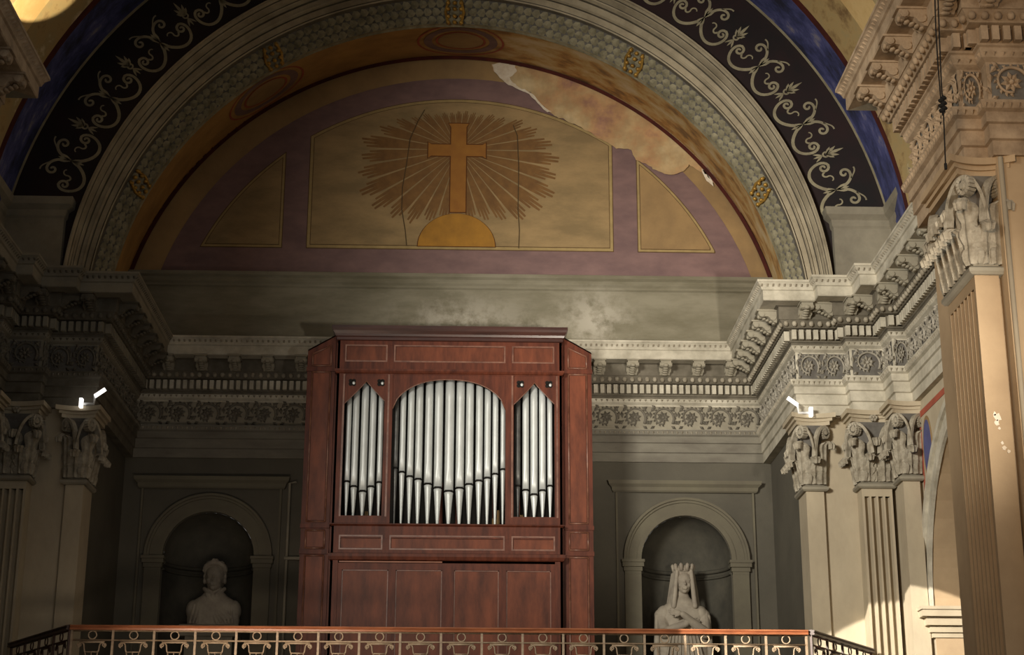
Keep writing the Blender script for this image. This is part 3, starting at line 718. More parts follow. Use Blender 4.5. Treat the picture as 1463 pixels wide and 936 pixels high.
# sunburst
c = L(655, 215); PX = 0.01007
polys = []
rng = random.Random(3)
NG = 34
for g in range(NG):
    a = 2*PI*(g+0.5)/NG
    if abs(a-3*PI/2) < 0.12: continue
    if sin(a) >= 0: R = 1/math.sqrt((cos(a)/1.56)**2+(sin(a)/0.66)**2)
    else: R = 1/((abs(cos(a))/1.56)**4+(abs(sin(a))/1.22)**4)**0.25
    R *= 0.97+0.06*rng.random(); hw = PI/NG*0.86
    ns = 4
    for q in range(ns):
        b0, b1 = a-hw+2*hw*q/ns, a-hw+2*hw*(q+1)/ns; rr = R*(1-0.06*abs(q-(ns-1)/2)-0.04*rng.random())
        e = 0.12*hw
        polys.append([(c[0]+0.16*cos(b0), c[1]+0.16*sin(b0)), (c[0]+rr*0.84*cos(b0), c[1]+rr*0.84*sin(b0)), (c[0]+rr*cos((b0+b1)/2-e), c[1]+rr*sin((b0+b1)/2-e)), (c[0]+rr*cos((b0+b1)/2+e), c[1]+rr*sin((b0+b1)/2+e)), (c[0]+rr*0.84*cos(b1), c[1]+rr*0.84*sin(b1)), (c[0]+0.16*cos(b1), c[1]+0.16*sin(b1))])
multi(polys, 0.026, 'sun_rays', 'ray')
hc = L(652, 353); hw_ = 57.5*PX
hill = [(hc[0]+hw_*cos(PI*k/24), hc[1]+0.525*sin(PI*k/24)) for k in range(25)]
flat([(hc[0]+(x-hc[0])*1.025, hc[1]-0.01+(z-hc[1])*1.03) for x, z in hill], 0.030, 'hill_outline', 'crossedge'); flat(hill, 0.034, 'hill', 'hill')
def crosspoly(e):
    x0, x1 = L(643, 300)[0], L(665, 300)[0]; zt = L(654, 178)[1]; zl = L(654, 304)[1]
    ax0, ax1 = L(612, 216)[0], L(694, 216)[0]; za, zb_ = L(654, 208)[1], L(654, 224)[1]
    f = 0.035
    return [(x0-e, zl-e), (x0-e, zb_-e), (ax0+0.05, zb_-e), (ax0-e, zb_-f-e), (ax0-e, za+f+e), (ax0+0.05, za+e), (x0-e, za+e), (x0-e, zt-0.06), (x0-f-e, zt+e), (x1+f+e, zt+e), (x1+e, zt-0.06), (x1+e, za+e), (ax1-0.05, za+e), (ax1+e, za+f+e), (ax1+e, zb_-f-e), (ax1-0.05, zb_-e), (x1+e, zb_-e), (x1+e, zl-e)]
flat(crosspoly(0.016), 0.030, 'cross_outline', 'crossedge'); flat(crosspoly(0), 0.034, 'painted_cross', 'cross')
def crackline(pp, w=0.006):
    k = MB(); pts = [L(*p) for p in pp]; n = len(pts); A = []; B = []
    for i, p in enumerate(pts):
        a = pts[max(i-1, 0)]; b = pts[min(i+1, n-1)]; tx, ty = b[0]-a[0], b[1]-a[1]; l = math.hypot(tx, ty)
        A.append((p[0]-ty/l*w, p[1]+tx/l*w)); B.append((p[0]+ty/l*w, p[1]-tx/l*w))
    for i in range(n-1): k.prism([A[i], A[i+1], B[i+1], B[i]], lambda u, v, q: (u, LY-q, v), 0.034, 0.037)
    k.build('crack', ['crack'], lun)
crackline([(607, 158), (597, 175), (586, 200), (581, 235), (575, 270), (574, 300), (579, 330), (581, 352)])
crackline([(733, 180), (739, 195), (741, 240), (740, 300), (742, 330), (741, 356)])
# plaster loss, upper right
patch = [(702, 93), (712, 91), (735, 94), (770, 101), (805, 111), (840, 123), (878, 139), (905, 154), (935, 172), (962, 192), (990, 214), (1015, 238), (1040, 266), (1062, 296), (1058, 306), (1040, 284), (1024, 268), (1008, 252), (990, 240), (984, 236), (976, 246), (958, 251), (940, 246), (926, 238), (908, 230), (902, 216), (880, 214), (868, 205), (850, 196), (830, 183), (812, 176), (795, 168), (784, 161), (778, 155), (770, 147), (762, 137), (752, 131), (740, 128), (728, 122), (716, 113), (706, 104)]
rg = random.Random(5)
def rough(pts, f=4, j=1.6):
    out = []
    for a, b in zip(pts, pts[1:]+pts[:1]):
        for k in range(f):
            t = k/f; out.append((a[0]+(b[0]-a[0])*t+rg.uniform(-j, j)*(k > 0), a[1]+(b[1]-a[1])*t+rg.uniform(-j, j)*(k > 0)))
    return out
pp = rough(patch); cxp = sum(p[0] for p in pp)/len(pp)
flat([L(*p) for p in pp], 0.040, 'bare_plaster', 'plaster')
edge = rough([(703, 94), (716, 91), (736, 95), (738, 104), (728, 112), (733, 120), (742, 127), (752, 131), (764, 139), (778, 155), (788, 161), (782, 162), (768, 149), (756, 136), (742, 130), (726, 123), (714, 113), (706, 104)], 3, 1.0)
flat([L(*p) for p in edge], 0.043, 'plaster_edge', 'white')
for q in ([(1002, 243), (1010, 250), (1018, 262), (1019, 268), (1012, 262), (1005, 252)], [(1003, 243), (1009, 248), (1016, 258), (1012, 256), (1006, 250)]):
    flat([L(*p) for p in rough(q, 3, 1.2)], 0.044, 'plaster_edge', 'white' if q[0][0] > 990 else 'pinkpaint')
# dark red line between wall and soffit
k_ = MB()
for a, b in (((24.0, 5.0, 8.77), (23.93, 4.985, 8.77)), ((23.95, 4.985, 8.765), (23.95, 4.925, 8.765))): band(k_, a, b, 96, 0, 10.0)
k_.build('red_line', ['redline'], lun, recalc=False)
k_ = MB()                                                # sill moulding under the lunette
sweep(k_, [(-5.2, 24.0), (5.2, 24.0)], [(0, 9.91), (0.03, 9.93), (0.03, 9.96), (0.06, 9.99), (0.06, 10.05), (0.10, 10.08), (0.11, 10.13), (0.0, 10.15)])
struct(k_.build('trim_13', ['attic']), 'plain moulding under the painted lunette')
# painted ovals on the soffit
def sof(t, u, h=0.004):
    a = Vector(ringpt(S_RED, t)); b = Vector(ringpt(S_OR, t)); p = a.lerp(b, u); return p-Vector((cos(t), 0, sin(t)))*h
for tc_ in (89, 125.3):
    t_ = math.radians(tc_); k_ = MB()
    for (ra, rb, m, h) in ((0.78, 1.0, 0, 0.006), (0.62, 0.68, 1, 0.007), (0.0, 0.6, 2, 0.006), (1.12, 1.18, 1, 0.006)):
        for q in range(36):
            b0, b1 = 2*PI*q/36, 2*PI*(q+1)/36
            k_.add([sof(t_+0.115*r*cos(b), 0.52+0.40*r*sin(b), h) for r, b in ((ra, b0), (rb, b0), (rb, b1), (ra, b1))], [(0, 1, 2, 3)], m)
    k_.build('painted_oval', ['purple', 'redpaint', 'cream'], o_s, recalc=False)

# ------------------------------------------------------------------ pilasters with Corinthian capitals
def tmpl_leaf(h=0.4, w=0.16, curl=0.09, n=16):
    """acanthus leaf standing in x-z, curling towards -y at its tip"""
    mb = MB(); rows = []
    for i in range(n+1):
        t = i/n
        lobe = abs(sin(3.5*PI*t+0.4))
        wid = w/2*(0.60+0.55*lobe)*(1-0.6*max(0, t-0.7)/0.3)
        if t < 0.72: y = -0.015-0.045*t; z = h*t*1.1
        else:
            a = (t-0.72)/0.28*PI*1.2; y = -0.0474-curl*0.5*(1-cos(a)); z = h*0.792+curl*0.6*sin(a)
        row = []
        for j in range(9):
            u = (j-4)/4; vein = 0.014*cos(2*PI*abs(u)*1.5); row.append((wid*u, y-vein*(0.4+0.6*abs(u))-0.022*(1-abs(u))-0.02*abs(u)*(1-lobe)*-1, z+0.030*abs(u)*(lobe-0.5)))
        rows.append(row)
    mb.grid(rows, 0, False)
    back = [[(p[0]*0.97, p[1]+0.02, p[2]) for p in r] for r in rows]; mb.grid(back, 0, False)
    return mb
ME_LEAF1 = tmpl_leaf(0.34, 0.17, 0.11).mesh('acanthus_leaf', ['carve'], recalc=False)
ME_LEAF2 = tmpl_leaf(0.60, 0.17, 0.13).mesh('acanthus_leaf', ['carve'], recalc=False)
def tmpl_volute():
    """corner scroll in the x-z plane rising to the +x corner, thickness along y"""
    mb = MB(); path = bez((-0.14, -0.36), (-0.12, -0.10), (-0.02, 0.06), (0.09, 0.05), 10)+spiral(0.09, -0.03, 0.08, 0.02, PI/2, PI/2-3.2*PI, 26)[1:]
    for i in range(len(path)-1):
        a, b = path[i], path[i+1]; tx, tz = b[0]-a[0], b[1]-a[1]; l = math.hypot(tx, tz) or 1; w_ = 0.024 if i > 10 else 0.018
        nx, nz = -tz/l*w_, tx/l*w_
        vs = [(a[0]+nx, y, a[1]+nz) for y in (-0.04, 0.04)]+[(b[0]+nx, y, b[1]+nz) for y in (-0.04, 0.04)]+[(a[0]-nx, y, a[1]-nz) for y in (-0.04, 0.04)]+[(b[0]-nx, y, b[1]-nz) for y in (-0.04, 0.04)]
        mb.add(vs, [(0, 2, 3, 1), (4, 5, 7, 6), (0, 4, 6, 2), (1, 3, 7, 5), (0, 1, 5, 4), (2, 6, 7, 3)], 0)
    mb.tube([(0.09, -0.055, -0.03), (0.09, 0.055, -0.03)], 0.028, 8)
    return mb
ME_VOL = tmpl_volute().mesh('volute', ['carve'])
CB, CT = 6.30, 7.31
def capital(root, x0, x1, y0, y1, faces, mname='pier'):
    """capital of a pilaster whose shaft fills x0..x1, y0..y1; faces: subset of 'F' (-y), 'L' (-x), 'R' (+x)"""
    b = MB(); path = [(x0, y1), (x0, y0), (x1, y0), (x1, y1)]
    sweep(b, path, [(-0.05, CB), (0.03, CB), (0.055, CB+0.02), (0.055, CB+0.05), (0.03, CB+0.07), (0.005, CB+0.08), (0.005, CB+0.10), (-0.01, CB+0.14), (-0.01, CB+0.62), (0.03, CB+0.80), (0.05, CB+0.86), (-0.05, CB+0.86)], zm=lambda z: 1 if z > CB+0.09 else 0)
    cap = b.build('capital', ['stone', 'shadeground'], root)  # bell darkened behind the leaves: recess shade put into its colour
    a = MB()     # abacus with a concave front
    for (e, za, zb_) in ((0.10, 0.86, 0.91), (0.13, 0.91, 0.95), (0.17, 0.95, 1.01)):
        P = []
        nn = 10
        def edge_(pa, pb, nx, ny):
            for k in range(nn+1):
                t = k/nn; dip = 0.085*min(1, (pb[0]-pa[0]+abs(pb[1]-pa[1]))/0.5)*sin(PI*t)**0.8 if nn else 0
                P.append((pa[0]+(pb[0]-pa[0])*t-nx*dip, pa[1]+(pb[1]-pa[1])*t-ny*dip))
        A = (x0-e, y1); B = (x0-e, y0-e); C_ = (x1+e, y0-e); D_ = (x1+e, y1)
        P.append(A); edge_(B, C_, 0, -1); P.append(D_)
        a.prism(P, lambda u, v, q: (u, v, q), CB+za, CB+zb_)
    a.build('abacus', [mname], cap)
    fl = []
    if 'F' in faces: fl.append((Vector((x0, y0, 0)), Vector((x1, y0, 0)), 0))
    if 'L' in faces: fl.append((Vector((x0, y1, 0)), Vector((x0, y0, 0)), -PI/2))
    if 'R' in faces: fl.append((Vector((x1, y0, 0)), Vector((x1, y1, 0)), PI/2))
    for p, q, rz in fl:
        Lw = (q-p).length; d = (q-p)/Lw; nrm = Vector((d.y, -d.x, 0))
        n1 = max(1, int(round(Lw/0.17)))
        for k in range(n1):
            c = p+d*(Lw*(k+0.5)/n1); inst(ME_LEAF1, 'acanthus_leaf', cap, (c.x, c.y, CB+0.09), rz, (Lw/n1/0.17, 1.3, 1.0))
        for k in range(n1+1):
            c = p+d*(Lw*k/n1)
            if 0 < k < n1 or n1 == 1 or True: inst(ME_LEAF2, 'acanthus_leaf', cap, (c.x+nrm.x*-0.005, c.y+nrm.y*-0.005, CB+0.09), rz+(-PI/4 if k == 0 else PI/4 if k == n1 else 0), (min(1.1, Lw/n1/0.17), 1.0, 1.0))
        for c, sg in ((p, -1), (q, 1)):
            wv = min(1.0, Lw/0.36)
            inst(ME_VOL, 'volute', cap, (c.x+nrm.x*0.07+d.x*sg*(-0.03), c.y+nrm.y*0.07+d.y*sg*(-0.03), CB+0.79), rot=(0, 0, rz+(0.5*sg)), scale=(sg*max(0.75, wv), 1, 1))
        if Lw > 0.35:
            c = p+d*Lw*0.5+nrm*0.06; r_ = MB()
            for q2 in range(6): blob(r_, (c.x+0.035*cos(q2*PI/3)*d.x, c.y+0.035*cos(q2*PI/3)*d.y, CB+0.92+0.035*sin(q2*PI/3)), (0.026, 0.026, 0.026))
            blob(r_, (c.x+nrm.x*0.02, c.y+nrm.y*0.02, CB+0.92), (0.02, 0.02, 0.02)); r_.build('rosette', ['carve'], cap)
    return cap
def fluted_face(b, p, q, nrm, z0, z1, nfl, depth=0.075, m=0):
    """face from p to q (plan) with vertical channels"""
    p, q, nrm = Vector(p), Vector(q), Vector(nrm); Lw = (q-p).length; d = (q-p)/Lw; marg = 0.05*Lw if nfl > 3 else 0.06; cur = []
    st_ = (Lw-2*marg)/nfl; rib = st_*0.27
    cur.append(p)
    for k in range(nfl):
        s0 = marg+st_*k+rib/2; s1 = marg+st_*(k+1)-rib/2
        for j in range(7):
            t = j/6; cur.append(p+d*(s0+(s1-s0)*t)-nrm*(depth*max(0, 1-abs(2*t-1)**4)**0.5))
    cur.append(q)
    rows = [[(c.x, c.y, z) for c in cur] for z in (z0, z1)]
    b.grid(rows, m, False)
    # top cap strip
    b.add([(c.x, c.y, z1) for c in cur]+[(q.x-nrm.x*0.06, q.y-nrm.y*0.06, z1), (p.x-nrm.x*0.06, p.y-nrm.y*0.06, z1)], [tuple(range(len(cur)+2))], m)
def pilaster(s_, x0, x1, y0, y1, label, group=None, flF=0, flL=0, mat_='pier', zb=GF, faces='FL'):
    xa, xb = (x0, x1) if s_ > 0 else (-x1, -x0)
    root = thing('pilaster', label, 'pilaster', ((xa+xb)/2, y0, zb), group)
    b = MB(); top = CB
    z1 = top-0.10 if (flF or flL) else top
    inner = xa if s_ > 0 else xb
    if flF: fluted_face(b, (xa, y0), (xb, y0), (0, -1), zb, z1, flF)
    else: b.add([(xa, y0, zb), (xb, y0, zb), (xb, y0, z1), (xa, y0, z1)], [(0, 1, 2, 3)])
    nx = -1 if s_ > 0 else 1; outer = xb if s_ > 0 else xa
    if flL: fluted_face(b, (inner, y1), (inner, y0), (nx, 0), zb, z1, flL, 0.075)
    else: b.add([(inner, y1, zb), (inner, y0, zb), (inner, y0, z1), (inner, y1, z1)], [(0, 1, 2, 3)])
    b.add([(outer, y0, zb), (outer, y1, zb), (outer, y1, z1), (outer, y0, z1)], [(0, 1, 2, 3)])
    if z1 < top: b.box(xa, xb, y0, y1, z1, top)
    b.build('shaft', [mat_], root, recalc=False)
    f2 = ''.join({'F': 'F', 'L': 'L' if s_ > 0 else 'R'}[c] for c in faces)
    capital(root, xa, xb, y0, y1, f2, mat_)
    return root
for s_, sd in ((1, 'right'), (-1, 'left')):
    pilaster(s_, 4.60, 4.83, 21.3, 21.8, ('pale' if s_ > 0 else 'dark shaded')+' narrow plain pilaster nearest the organ on the %s side' % sd)
    pilaster(s_, 5.27, 5.66, 21.1, 21.36, ('pale' if s_ > 0 else 'dark shaded')+' fluted pilaster with leafy capital beside the %s end of the railing' % sd, flF=4)
    pilaster(s_, 5.69, 5.90, 20.65, 20.95, ('pale' if s_ > 0 else 'dark')+' slim plain pilaster between the fluted pilaster and the %s side arch' % sd, faces='FL')
    if s_ > 0: pilaster(s_, 4.40, 4.60, 13.05, 13.85, 'large brown fluted pilaster in the foreground at the right edge', flL=7, mat_='brown', zb=0)
# chipped paint on the near pier
k_ = MB()
for (px, py, r) in ((1425, 598, 7), (1423, 590, 4), (1428, 630, 3), (1434, 636, 4), (1441, 645, 3), (1423, 605, 5)):
    x, z = at(px, py, 13.04)
for (px, py, r) in ((1425, 596, 0.035), (1424, 604, 0.024), (1428, 612, 0.012), (1432, 633, 0.014), (1435, 640, 0.02), (1441, 645, 0.016), (1421, 591, 0.016)):
    x, z = at(px, py, 13.045); rr = random.Random(px)
    k_.prism([(x+r*cos(2*PI*q/11)*rr.uniform(.6, 1.1), z+1.15*r*sin(2*PI*q/11)*rr.uniform(.6, 1.1)) for q in range(11)], lambda u, v, q: (u, q, v), 12.923 if x > 4.61 else 13.043, 12.93 if x > 4.61 else 13.05)
o = k_.build('trim_14', ['white']); struct(o, 'white chips in the paint of the near right pier')
k_ = MB()                                               # roll moulding on the near pier
for s_ in (1, -1):
    k_.tube([(s_*4.66, 12.925, 0), (s_*4.66, 12.925, 7.3)], 0.022, 8)
struct(k_.build('trim_15', ['pier']), 'thin roll moulding up the corner of the near pier')

# ------------------------------------------------------------------ organ
OY = 22.4
org = thing('pipe_organ', 'mahogany pipe organ with tin pipes standing on the gallery between the two niches', 'pipe organ', (0.02, 22.85, GF))
def oz(py, px=640): return at(px, py, OY)[1]
OX = 1.535
def framebox(name, x0, x1, z0, z1, y, fw_, parent=org, dp=0.03, pan='woodlight', vdiv=(), recess=0.025):
    """panel with its moulded frame: returns the panel part"""
    p = MB(); p.box(x0, x1, y+recess, y+recess+0.02, z0, z1)
    o_ = p.build(name, [pan], parent)
    f = MB()
    for a, b, c_, d in ((x0, x0+fw_, z0, z1), (x1-fw_, x1, z0, z1), (x0+fw_, x1-fw_, z0, z0+fw_), (x0+fw_, x1-fw_, z1-fw_, z1)):
        f.box(a, b, y, y+recess+0.01, c_, d)
    f.build('panel_moulding', ['woodedge'], o_)
    return o_
# carcass: stiles, rails, sides, back
c_ = MB()
ztop = 8.62
c_.box(-OX, -OX+0.10, OY, OY+0.04, GF, ztop); c_.box(OX-0.10, OX, OY, OY+0.04, GF, ztop)        # outer stiles
c_.box(-OX, -OX+0.03, OY, 23.3, GF, ztop); c_.box(OX-0.03, OX, OY, 23.3, GF, ztop)
c_.box(-OX, OX, OY+0.75, OY+0.78, GF, ztop); c_.box(-OX, OX, OY+0.03, 23.3, ztop-0.03, ztop)
for xx in (-0.825, 0.825): c_.box(xx-0.055, xx+0.055, OY-0.002, OY+0.05, 6.04, 8.15)                   # mullions
for z0, z1 in ((8.54, 8.62), (8.12, 8.30), (5.86, 6.05), (5.60, 5.72)): c_.box(-OX+0.1, OX-0.1, OY+0.002, OY+0.04, z0, z1)
for xx in (-0.81, 0.81):
    c_.box(xx-0.05, xx+0.05, OY+0.005, OY+0.045, 8.28, 8.56); c_.box(xx-0.05, xx+0.05, OY+0.005, OY+0.045, 5.70, 5.92)
c_.build('case', ['wood'], org)
c_ = MB()                                               # crown cornice
sweep(c_, [(-OX, 23.2), (-OX, OY), (OX, OY), (OX, 23.2)], [(0, 8.60), (0.02, 8.61), (0.02, 8.65), (0.035, 8.66), (0.045, 8.69), (0.07, 8.73), (0.085, 8.76), (0.085, 8.80), (0, 8.81)])
c_.box(-OX, OX, OY, 23.2, 8.78, 8.805)
c_.build('crown_moulding', ['wooddark'], org)
for (z0, z1, pr) in ((8.13, 8.20, 0.035), (6.02, 6.06, 0.03), (5.56, 5.66, 0.035)):
    c_ = MB(); sweep(c_, [(-OX, OY+0.3), (-OX, OY), (OX, OY), (OX, OY+0.3)], [(0, z0), (pr*0.5, z0+0.01), (pr, (z0+z1)/2), (pr, z1-0.01), (0, z1)])
    c_.build('ledge_moulding', ['wood'], org)
for a, b in ((-1.435, -0.855), (-0.765, 0.765), (0.855, 1.435)):
    framebox('frieze_panel', a, b, 8.30, 8.545, OY, 0.02)
    framebox('apron_panel', a, b, 5.705, 5.90, OY, 0.02)
# doors below
for a, b, nm in ((-1.46, 0.02, 'door'), (0.02, 1.46, 'door')):
    d = MB(); x0, x1 = a, b; mid = (a+b)/2; y = OY+0.01
    d.box(x0, x0+0.08, y, y+0.035, GF+0.05, 5.53); d.box(x1-0.08, x1, y, y+0.035, GF+0.05, 5.53); d.box(mid-0.05, mid+0.05, y-0.002, y+0.033, GF+0.06, 5.52)
    d.box(x0+0.08, x1-0.08, y, y+0.035, 5.44, 5.53); d.box(x0+0.08, x1-0.08, y, y+0.035, GF+0.05, GF+0.25)
    do = d.build('door', ['wood'], org)
    for pa, pb in ((x0+0.08, mid-0.05), (mid+0.05, x1-0.08)):
        p = MB(); p.box(pa, pb, y+0.022, y+0.03, GF+0.25, 5.44)
        for e0, e1, z0, z1 in ((pa, pa+0.012, GF+.25, 5.44), (pb-0.012, pb, GF+.25, 5.44), (pa, pb, 5.428, 5.44)): p.box(e0, e1, y+0.012, y+0.026, z0, z1, 1)
        p.build('door_panel', ['woodlight', 'woodedge'], do)
# bright strip over the left door where the wood is bare
p = MB(); p.box(-1.42, -0.06, OY-0.012, OY+0.01, 5.535, 5.55); p.build('light_wood_strip', ['rail'], org)
# pointed and arched fretted heads
def lancet_head(xc):
    h = MB(); x0, x1 = xc-0.30, xc+0.30; zt = 8.12; zs = 7.70; zp = 8.03
    for sg in (-1, 1):
        poly = [(xc, zt), (xc, zp)]
        poly += [(xc+sg*(0.30*t), zp-(zp-zs)*(t**0.92)) for t in [k/8 for k in range(1, 9)]]+[(xc+sg*0.30, zt)]
        h.prism(poly, lambda u, v, q: (u, q, v), OY+0.012, OY+0.035)
        q = MB()
        ex = xc+sg*0.185; ez = 8.00
    o_ = h.build('lancet_head', ['wood'], org)
    t = MB()
    for sg in (-1, 1):
        ex = xc+sg*0.195; ez = 8.005
        for k in range(4):
            a = k*PI/2+PI/4; t.tube([(ex+0.032*cos(a), OY+0.004, ez+0.032*sin(a)), (ex+0.032*cos(a), OY+0.0125, ez+0.032*sin(a))], 0.028, 8, 0)
        blob(t, (ex+0.02, OY+0.002, ez-0.01), (0.022, 0.008, 0.024), 1)
    t.build('trefoil', ['dark', 'pipe'], o_)
    f = MB()
    for sg in (-1, 1): f.tube([(xc+sg*(0.30*tt), OY+0.01, zp-(zp-zs)*(tt**0.92)) for tt in [k/8 for k in range(9)]], 0.008, 5)
    f.build('arch_edge', ['woodedge'], o_)
lancet_head(-1.13); lancet_head(1.165)
h = MB(); n = 24
arcp = [(-0.77+1.54*k/n, 7.64+0.42*(1-abs(2*k/n-1)**2.3)**0.62) for k in range(n+1)]
for a, b in zip(arcp, arcp[1:]): h.prism([a, b, (b[0], 8.12), (a[0], 8.12)], lambda u, v, q: (u, q, v), OY+0.012, OY+0.035)
o_ = h.build('arched_head', ['wood'], org); f = MB(); f.tube([(x, OY+0.01, z) for x, z in arcp], 0.009, 5); f.build('arch_edge', ['woodedge'], o_)
# sills of the side openings
for xc in (-1.13, 1.165):
    s2 = MB(); s2.box(xc-0.31, xc+0.31, OY-0.005, OY+0.12, 6.05, 6.16); s2.build('sill', ['wood'], org)
    for sg in (-1, 1):
        s2 = MB(); s2.box(xc+sg*0.305-0.012, xc+sg*0.305+0.012, OY-0.006, OY+0.03, 6.15, 8.12); s2.build('opening_bead', ['woodedge'], org)
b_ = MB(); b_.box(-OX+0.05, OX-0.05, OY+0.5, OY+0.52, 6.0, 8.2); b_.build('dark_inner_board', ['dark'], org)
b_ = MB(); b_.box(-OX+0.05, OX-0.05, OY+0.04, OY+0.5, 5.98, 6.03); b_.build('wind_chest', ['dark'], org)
# pipes
def pipe(xm, zm, r, ztop_, zbot, dark=False, yc=OY+0.16):
    b = MB(); c = (xm, yc, 0); n = 18
    rows = []
    for z, flat_ in ((zm+0.012, 1.0), (zm+0.17, 0.62), (zm+0.30, 0.0), (ztop_-0.3, 0.0), (ztop_, 0.0)):
        row = []
        for k in range(n):
            a = 2*PI*k/n; y = r*sin(a); x = r*cos(a)
            lim = -r*(1-0.38*flat_*max(0, 1-abs(x)/r*0.6))
            row.append((c[0]+x, c[1]+max(y, lim), z))
        rows.append(row)
    b.grid(rows, 0, True, closeu=True); b.add(rows[-1], [tuple(range(n))]); b.add(rows[0], [tuple(range(n))])
    o_ = b.build('organ_pipe', ['pipedark' if dark else 'pipe'], org, recalc=True)
    f = MB(); f.lathe([(r*0.30, zbot), (r*0.36, zbot+0.05), (r*0.90, zm-0.06), (r*0.99, zm-0.02), (r*0.9, zm-0.012)], (xm, yc, 0), 14)
    f.build('pipe_foot', ['pipedark' if dark else 'pipe'], o_)
    m_ = MB(); m_.box(xm-r*0.78, xm+r*0.78, yc-r*0.80, yc-r*0.3, zm-0.014, zm+0.016); m_.build('pipe_mouth', ['dark'], o_)
Z7 = lambda zx, zy: (480+zx/3.9, 520+zy/3.9)
def pset(items, zb_px):
    for (mx, my, tx, ty, wd) in items:
        x, zm = at(*Z7(mx, my), OY+0.14); _, zt_ = at(*Z7(tx, ty), OY+0.14)
        pipe(x, zm, wd/3.9/2*0.00945, zt_+0.06, zb_px, dark=(mx in (330, 1013)))
pset([(60, 655, 75, 185, 30), (99, 683, 112, 150, 37), (148, 710, 168, 110, 41), (195, 684, 208, 130, 37), (240, 660, 247, 180, 30)], 6.14)
pset([(330, 580, 340, 195, 28), (367, 603, 380, 150, 33), (411, 628, 425, 130, 37), (458, 643, 470, 115, 41), (512, 670, 520, 105, 44), (567, 691, 575, 100, 47), (628, 711, 632, 95, 52), (688, 693, 690, 98, 47), (742, 672, 742, 106, 44), (796, 652, 795, 118, 40), (843, 636, 840, 132, 36), (887, 614, 884, 155, 33), (930, 588, 926, 195, 28)], 6.03)
pset([(1013, 680, 1015, 195, 30), (1057, 704, 1057, 165, 37), (1104, 729, 1102, 120, 41), (1151, 706, 1146, 140, 37), (1193, 680, 1186, 185, 30)], 6.14)
for (px, h_, w_) in ((523, 0.14, .022), (744-16, 0.07, .02), (712, 0.17, .018), (706, 0.06, .03), (745, 0.11, .022)):
    x = at(px, 740, OY+0.3)[0]; b_ = MB(); b_.box(x-w_, x+w_, OY+0.30, OY+0.34, 6.03, 6.14+h_); b_.build('small_wooden_pipe', ['cream'], org)
for xx in (-0.95, -0.1, 0.12, 0.62, 0.95):
    b_ = MB(); b_.box(xx-0.02, xx+0.03, OY+0.36, OY+0.40, 6.03, 6.7); b_.build('inner_wooden_post', ['wood'], org)
# side wings
for s_ in (-1, 1):
    WY = OY+0.12; xi, xo = 1.575, 1.955
    wg = MB()
    def P3(u, v, q): return (s_*u, q, v)
    wg.prism([(xi, GF), (xo, GF), (xo, 8.50), (xi, 8.72)], P3, WY, WY+0.03); wg.prism([(xo-0.03, GF), (xo, GF), (xo, 8.50), (xo-0.03, 8.515)], P3, WY+0.03, 23.25)
    wg.prism([(xi, 8.70), (xo, 8.48), (xo, 8.50), (xi, 8.72)], P3, WY, 23.25)
    wg.prism([(1.50, GF), (xi+0.01, GF), (xi+0.01, 8.66), (1.50, 8.66)], P3, WY+0.02, WY+0.04)
    wo = wg.build('side_wing', ['wood'], org)
    for zz in (7.48, 6.42, 5.05):
        t = MB(); t.prism([(xi+0.05, zz), (xo-0.06, zz), (xo-0.06, zz+0.008), (xi+0.05, zz+0.008)], P3, WY-0.004, WY+0.01); t.build('board_joint', ['woodedge'], wo)
    for z0, z1a, z1b in ((8.27, 8.56, 8.44), (6.10, 8.18, 8.18), (5.74, 5.98, 5.98), (GF+0.1, 5.64, 5.64)):
        p = MB(); a, b = xi+0.06, xo-0.07; e = 0.018
        poly = [(a, z0), (b, z0), (b, z1b), (a, z1a)]
        p.prism([(a+e, z0+e), (b-e, z0+e), (b-e, z1b-e), (a+e, z1a-e)], P3, WY-0.006, WY+0.002, 0)
        for u0, v0, u1, v1 in ((a, z0, b, z0), (b, z0, b, z1b), (b, z1b, a, z1a), (a, z1a, a, z0)):
            A_, B_ = P3(u0, v0, WY-0.004), P3(u1, v1, WY-0.004); p.tube([A_, B_], 0.013, 5, 1)
        p.build('wing_panel', ['woodlight', 'woodedge'], wo)
    for z in (6.04, 5.69, 8.22):
        p = MB(); p.prism([(xi, z-0.03), (xo+0.01, z-0.03), (xo+0.01, z+0.03), (xi, z+0.03)], P3, WY-0.02, WY+0.01); p.build('wing_rail', ['wood'], wo)

# ------------------------------------------------------------------ marble busts
def capsule(mb, a, b, ra, rb, n=12):
    a, b = Vector(a), Vector(b); d = (b-a).normalized(); pts = []; rad = []
    for k in range(4): t = PI/2*(1-k/3.5); pts.append(a-d*ra*sin(t)); rad.append(max(0.002, ra*cos(t)))
    for k in range(4): t = PI/2*(k/3.5+0.12); pts.append(b+d*rb*sin(t)); rad.append(max(0.002, rb*cos(t)))
    mb.tube(pts, rad, n)
def ell(mb, c, r, n=20, k=14):
    blob(mb, c, r, 0, n, k)
def rings(mb, secs, n=32, pw=2.4):
    """secs: (z, cx, cy, rx, ry)"""
    rows = []
    for z, cx, cy, rx, ry in secs:
        row = []
        for j in range(n):
            a = 2*PI*j/n; ca, sa = cos(a), sin(a)
            row.append((cx+rx*math.copysign(abs(ca)**(2/pw), ca), cy+ry*math.copysign(abs(sa)**(2/pw), sa), z))
        rows.append(row)
    mb.grid(rows, 0, True, closeu=True); mb.add(rows[0], [tuple(range(n))]); mb.add(rows[-1], [tuple(range(n))])
def sculpt(mb, name, matn, parent, vox=0.009, sm=3):
    o_ = mb.build(name, [matn], parent, recalc=True)
    r = o_.modifiers.new('remesh', 'REMESH'); r.mode = 'VOXEL'; r.voxel_size = vox; r.use_smooth_shade = True
    s2 = o_.modifiers.new('smooth', 'SMOOTH'); s2.factor = 0.5; s2.iterations = sm
    return o_
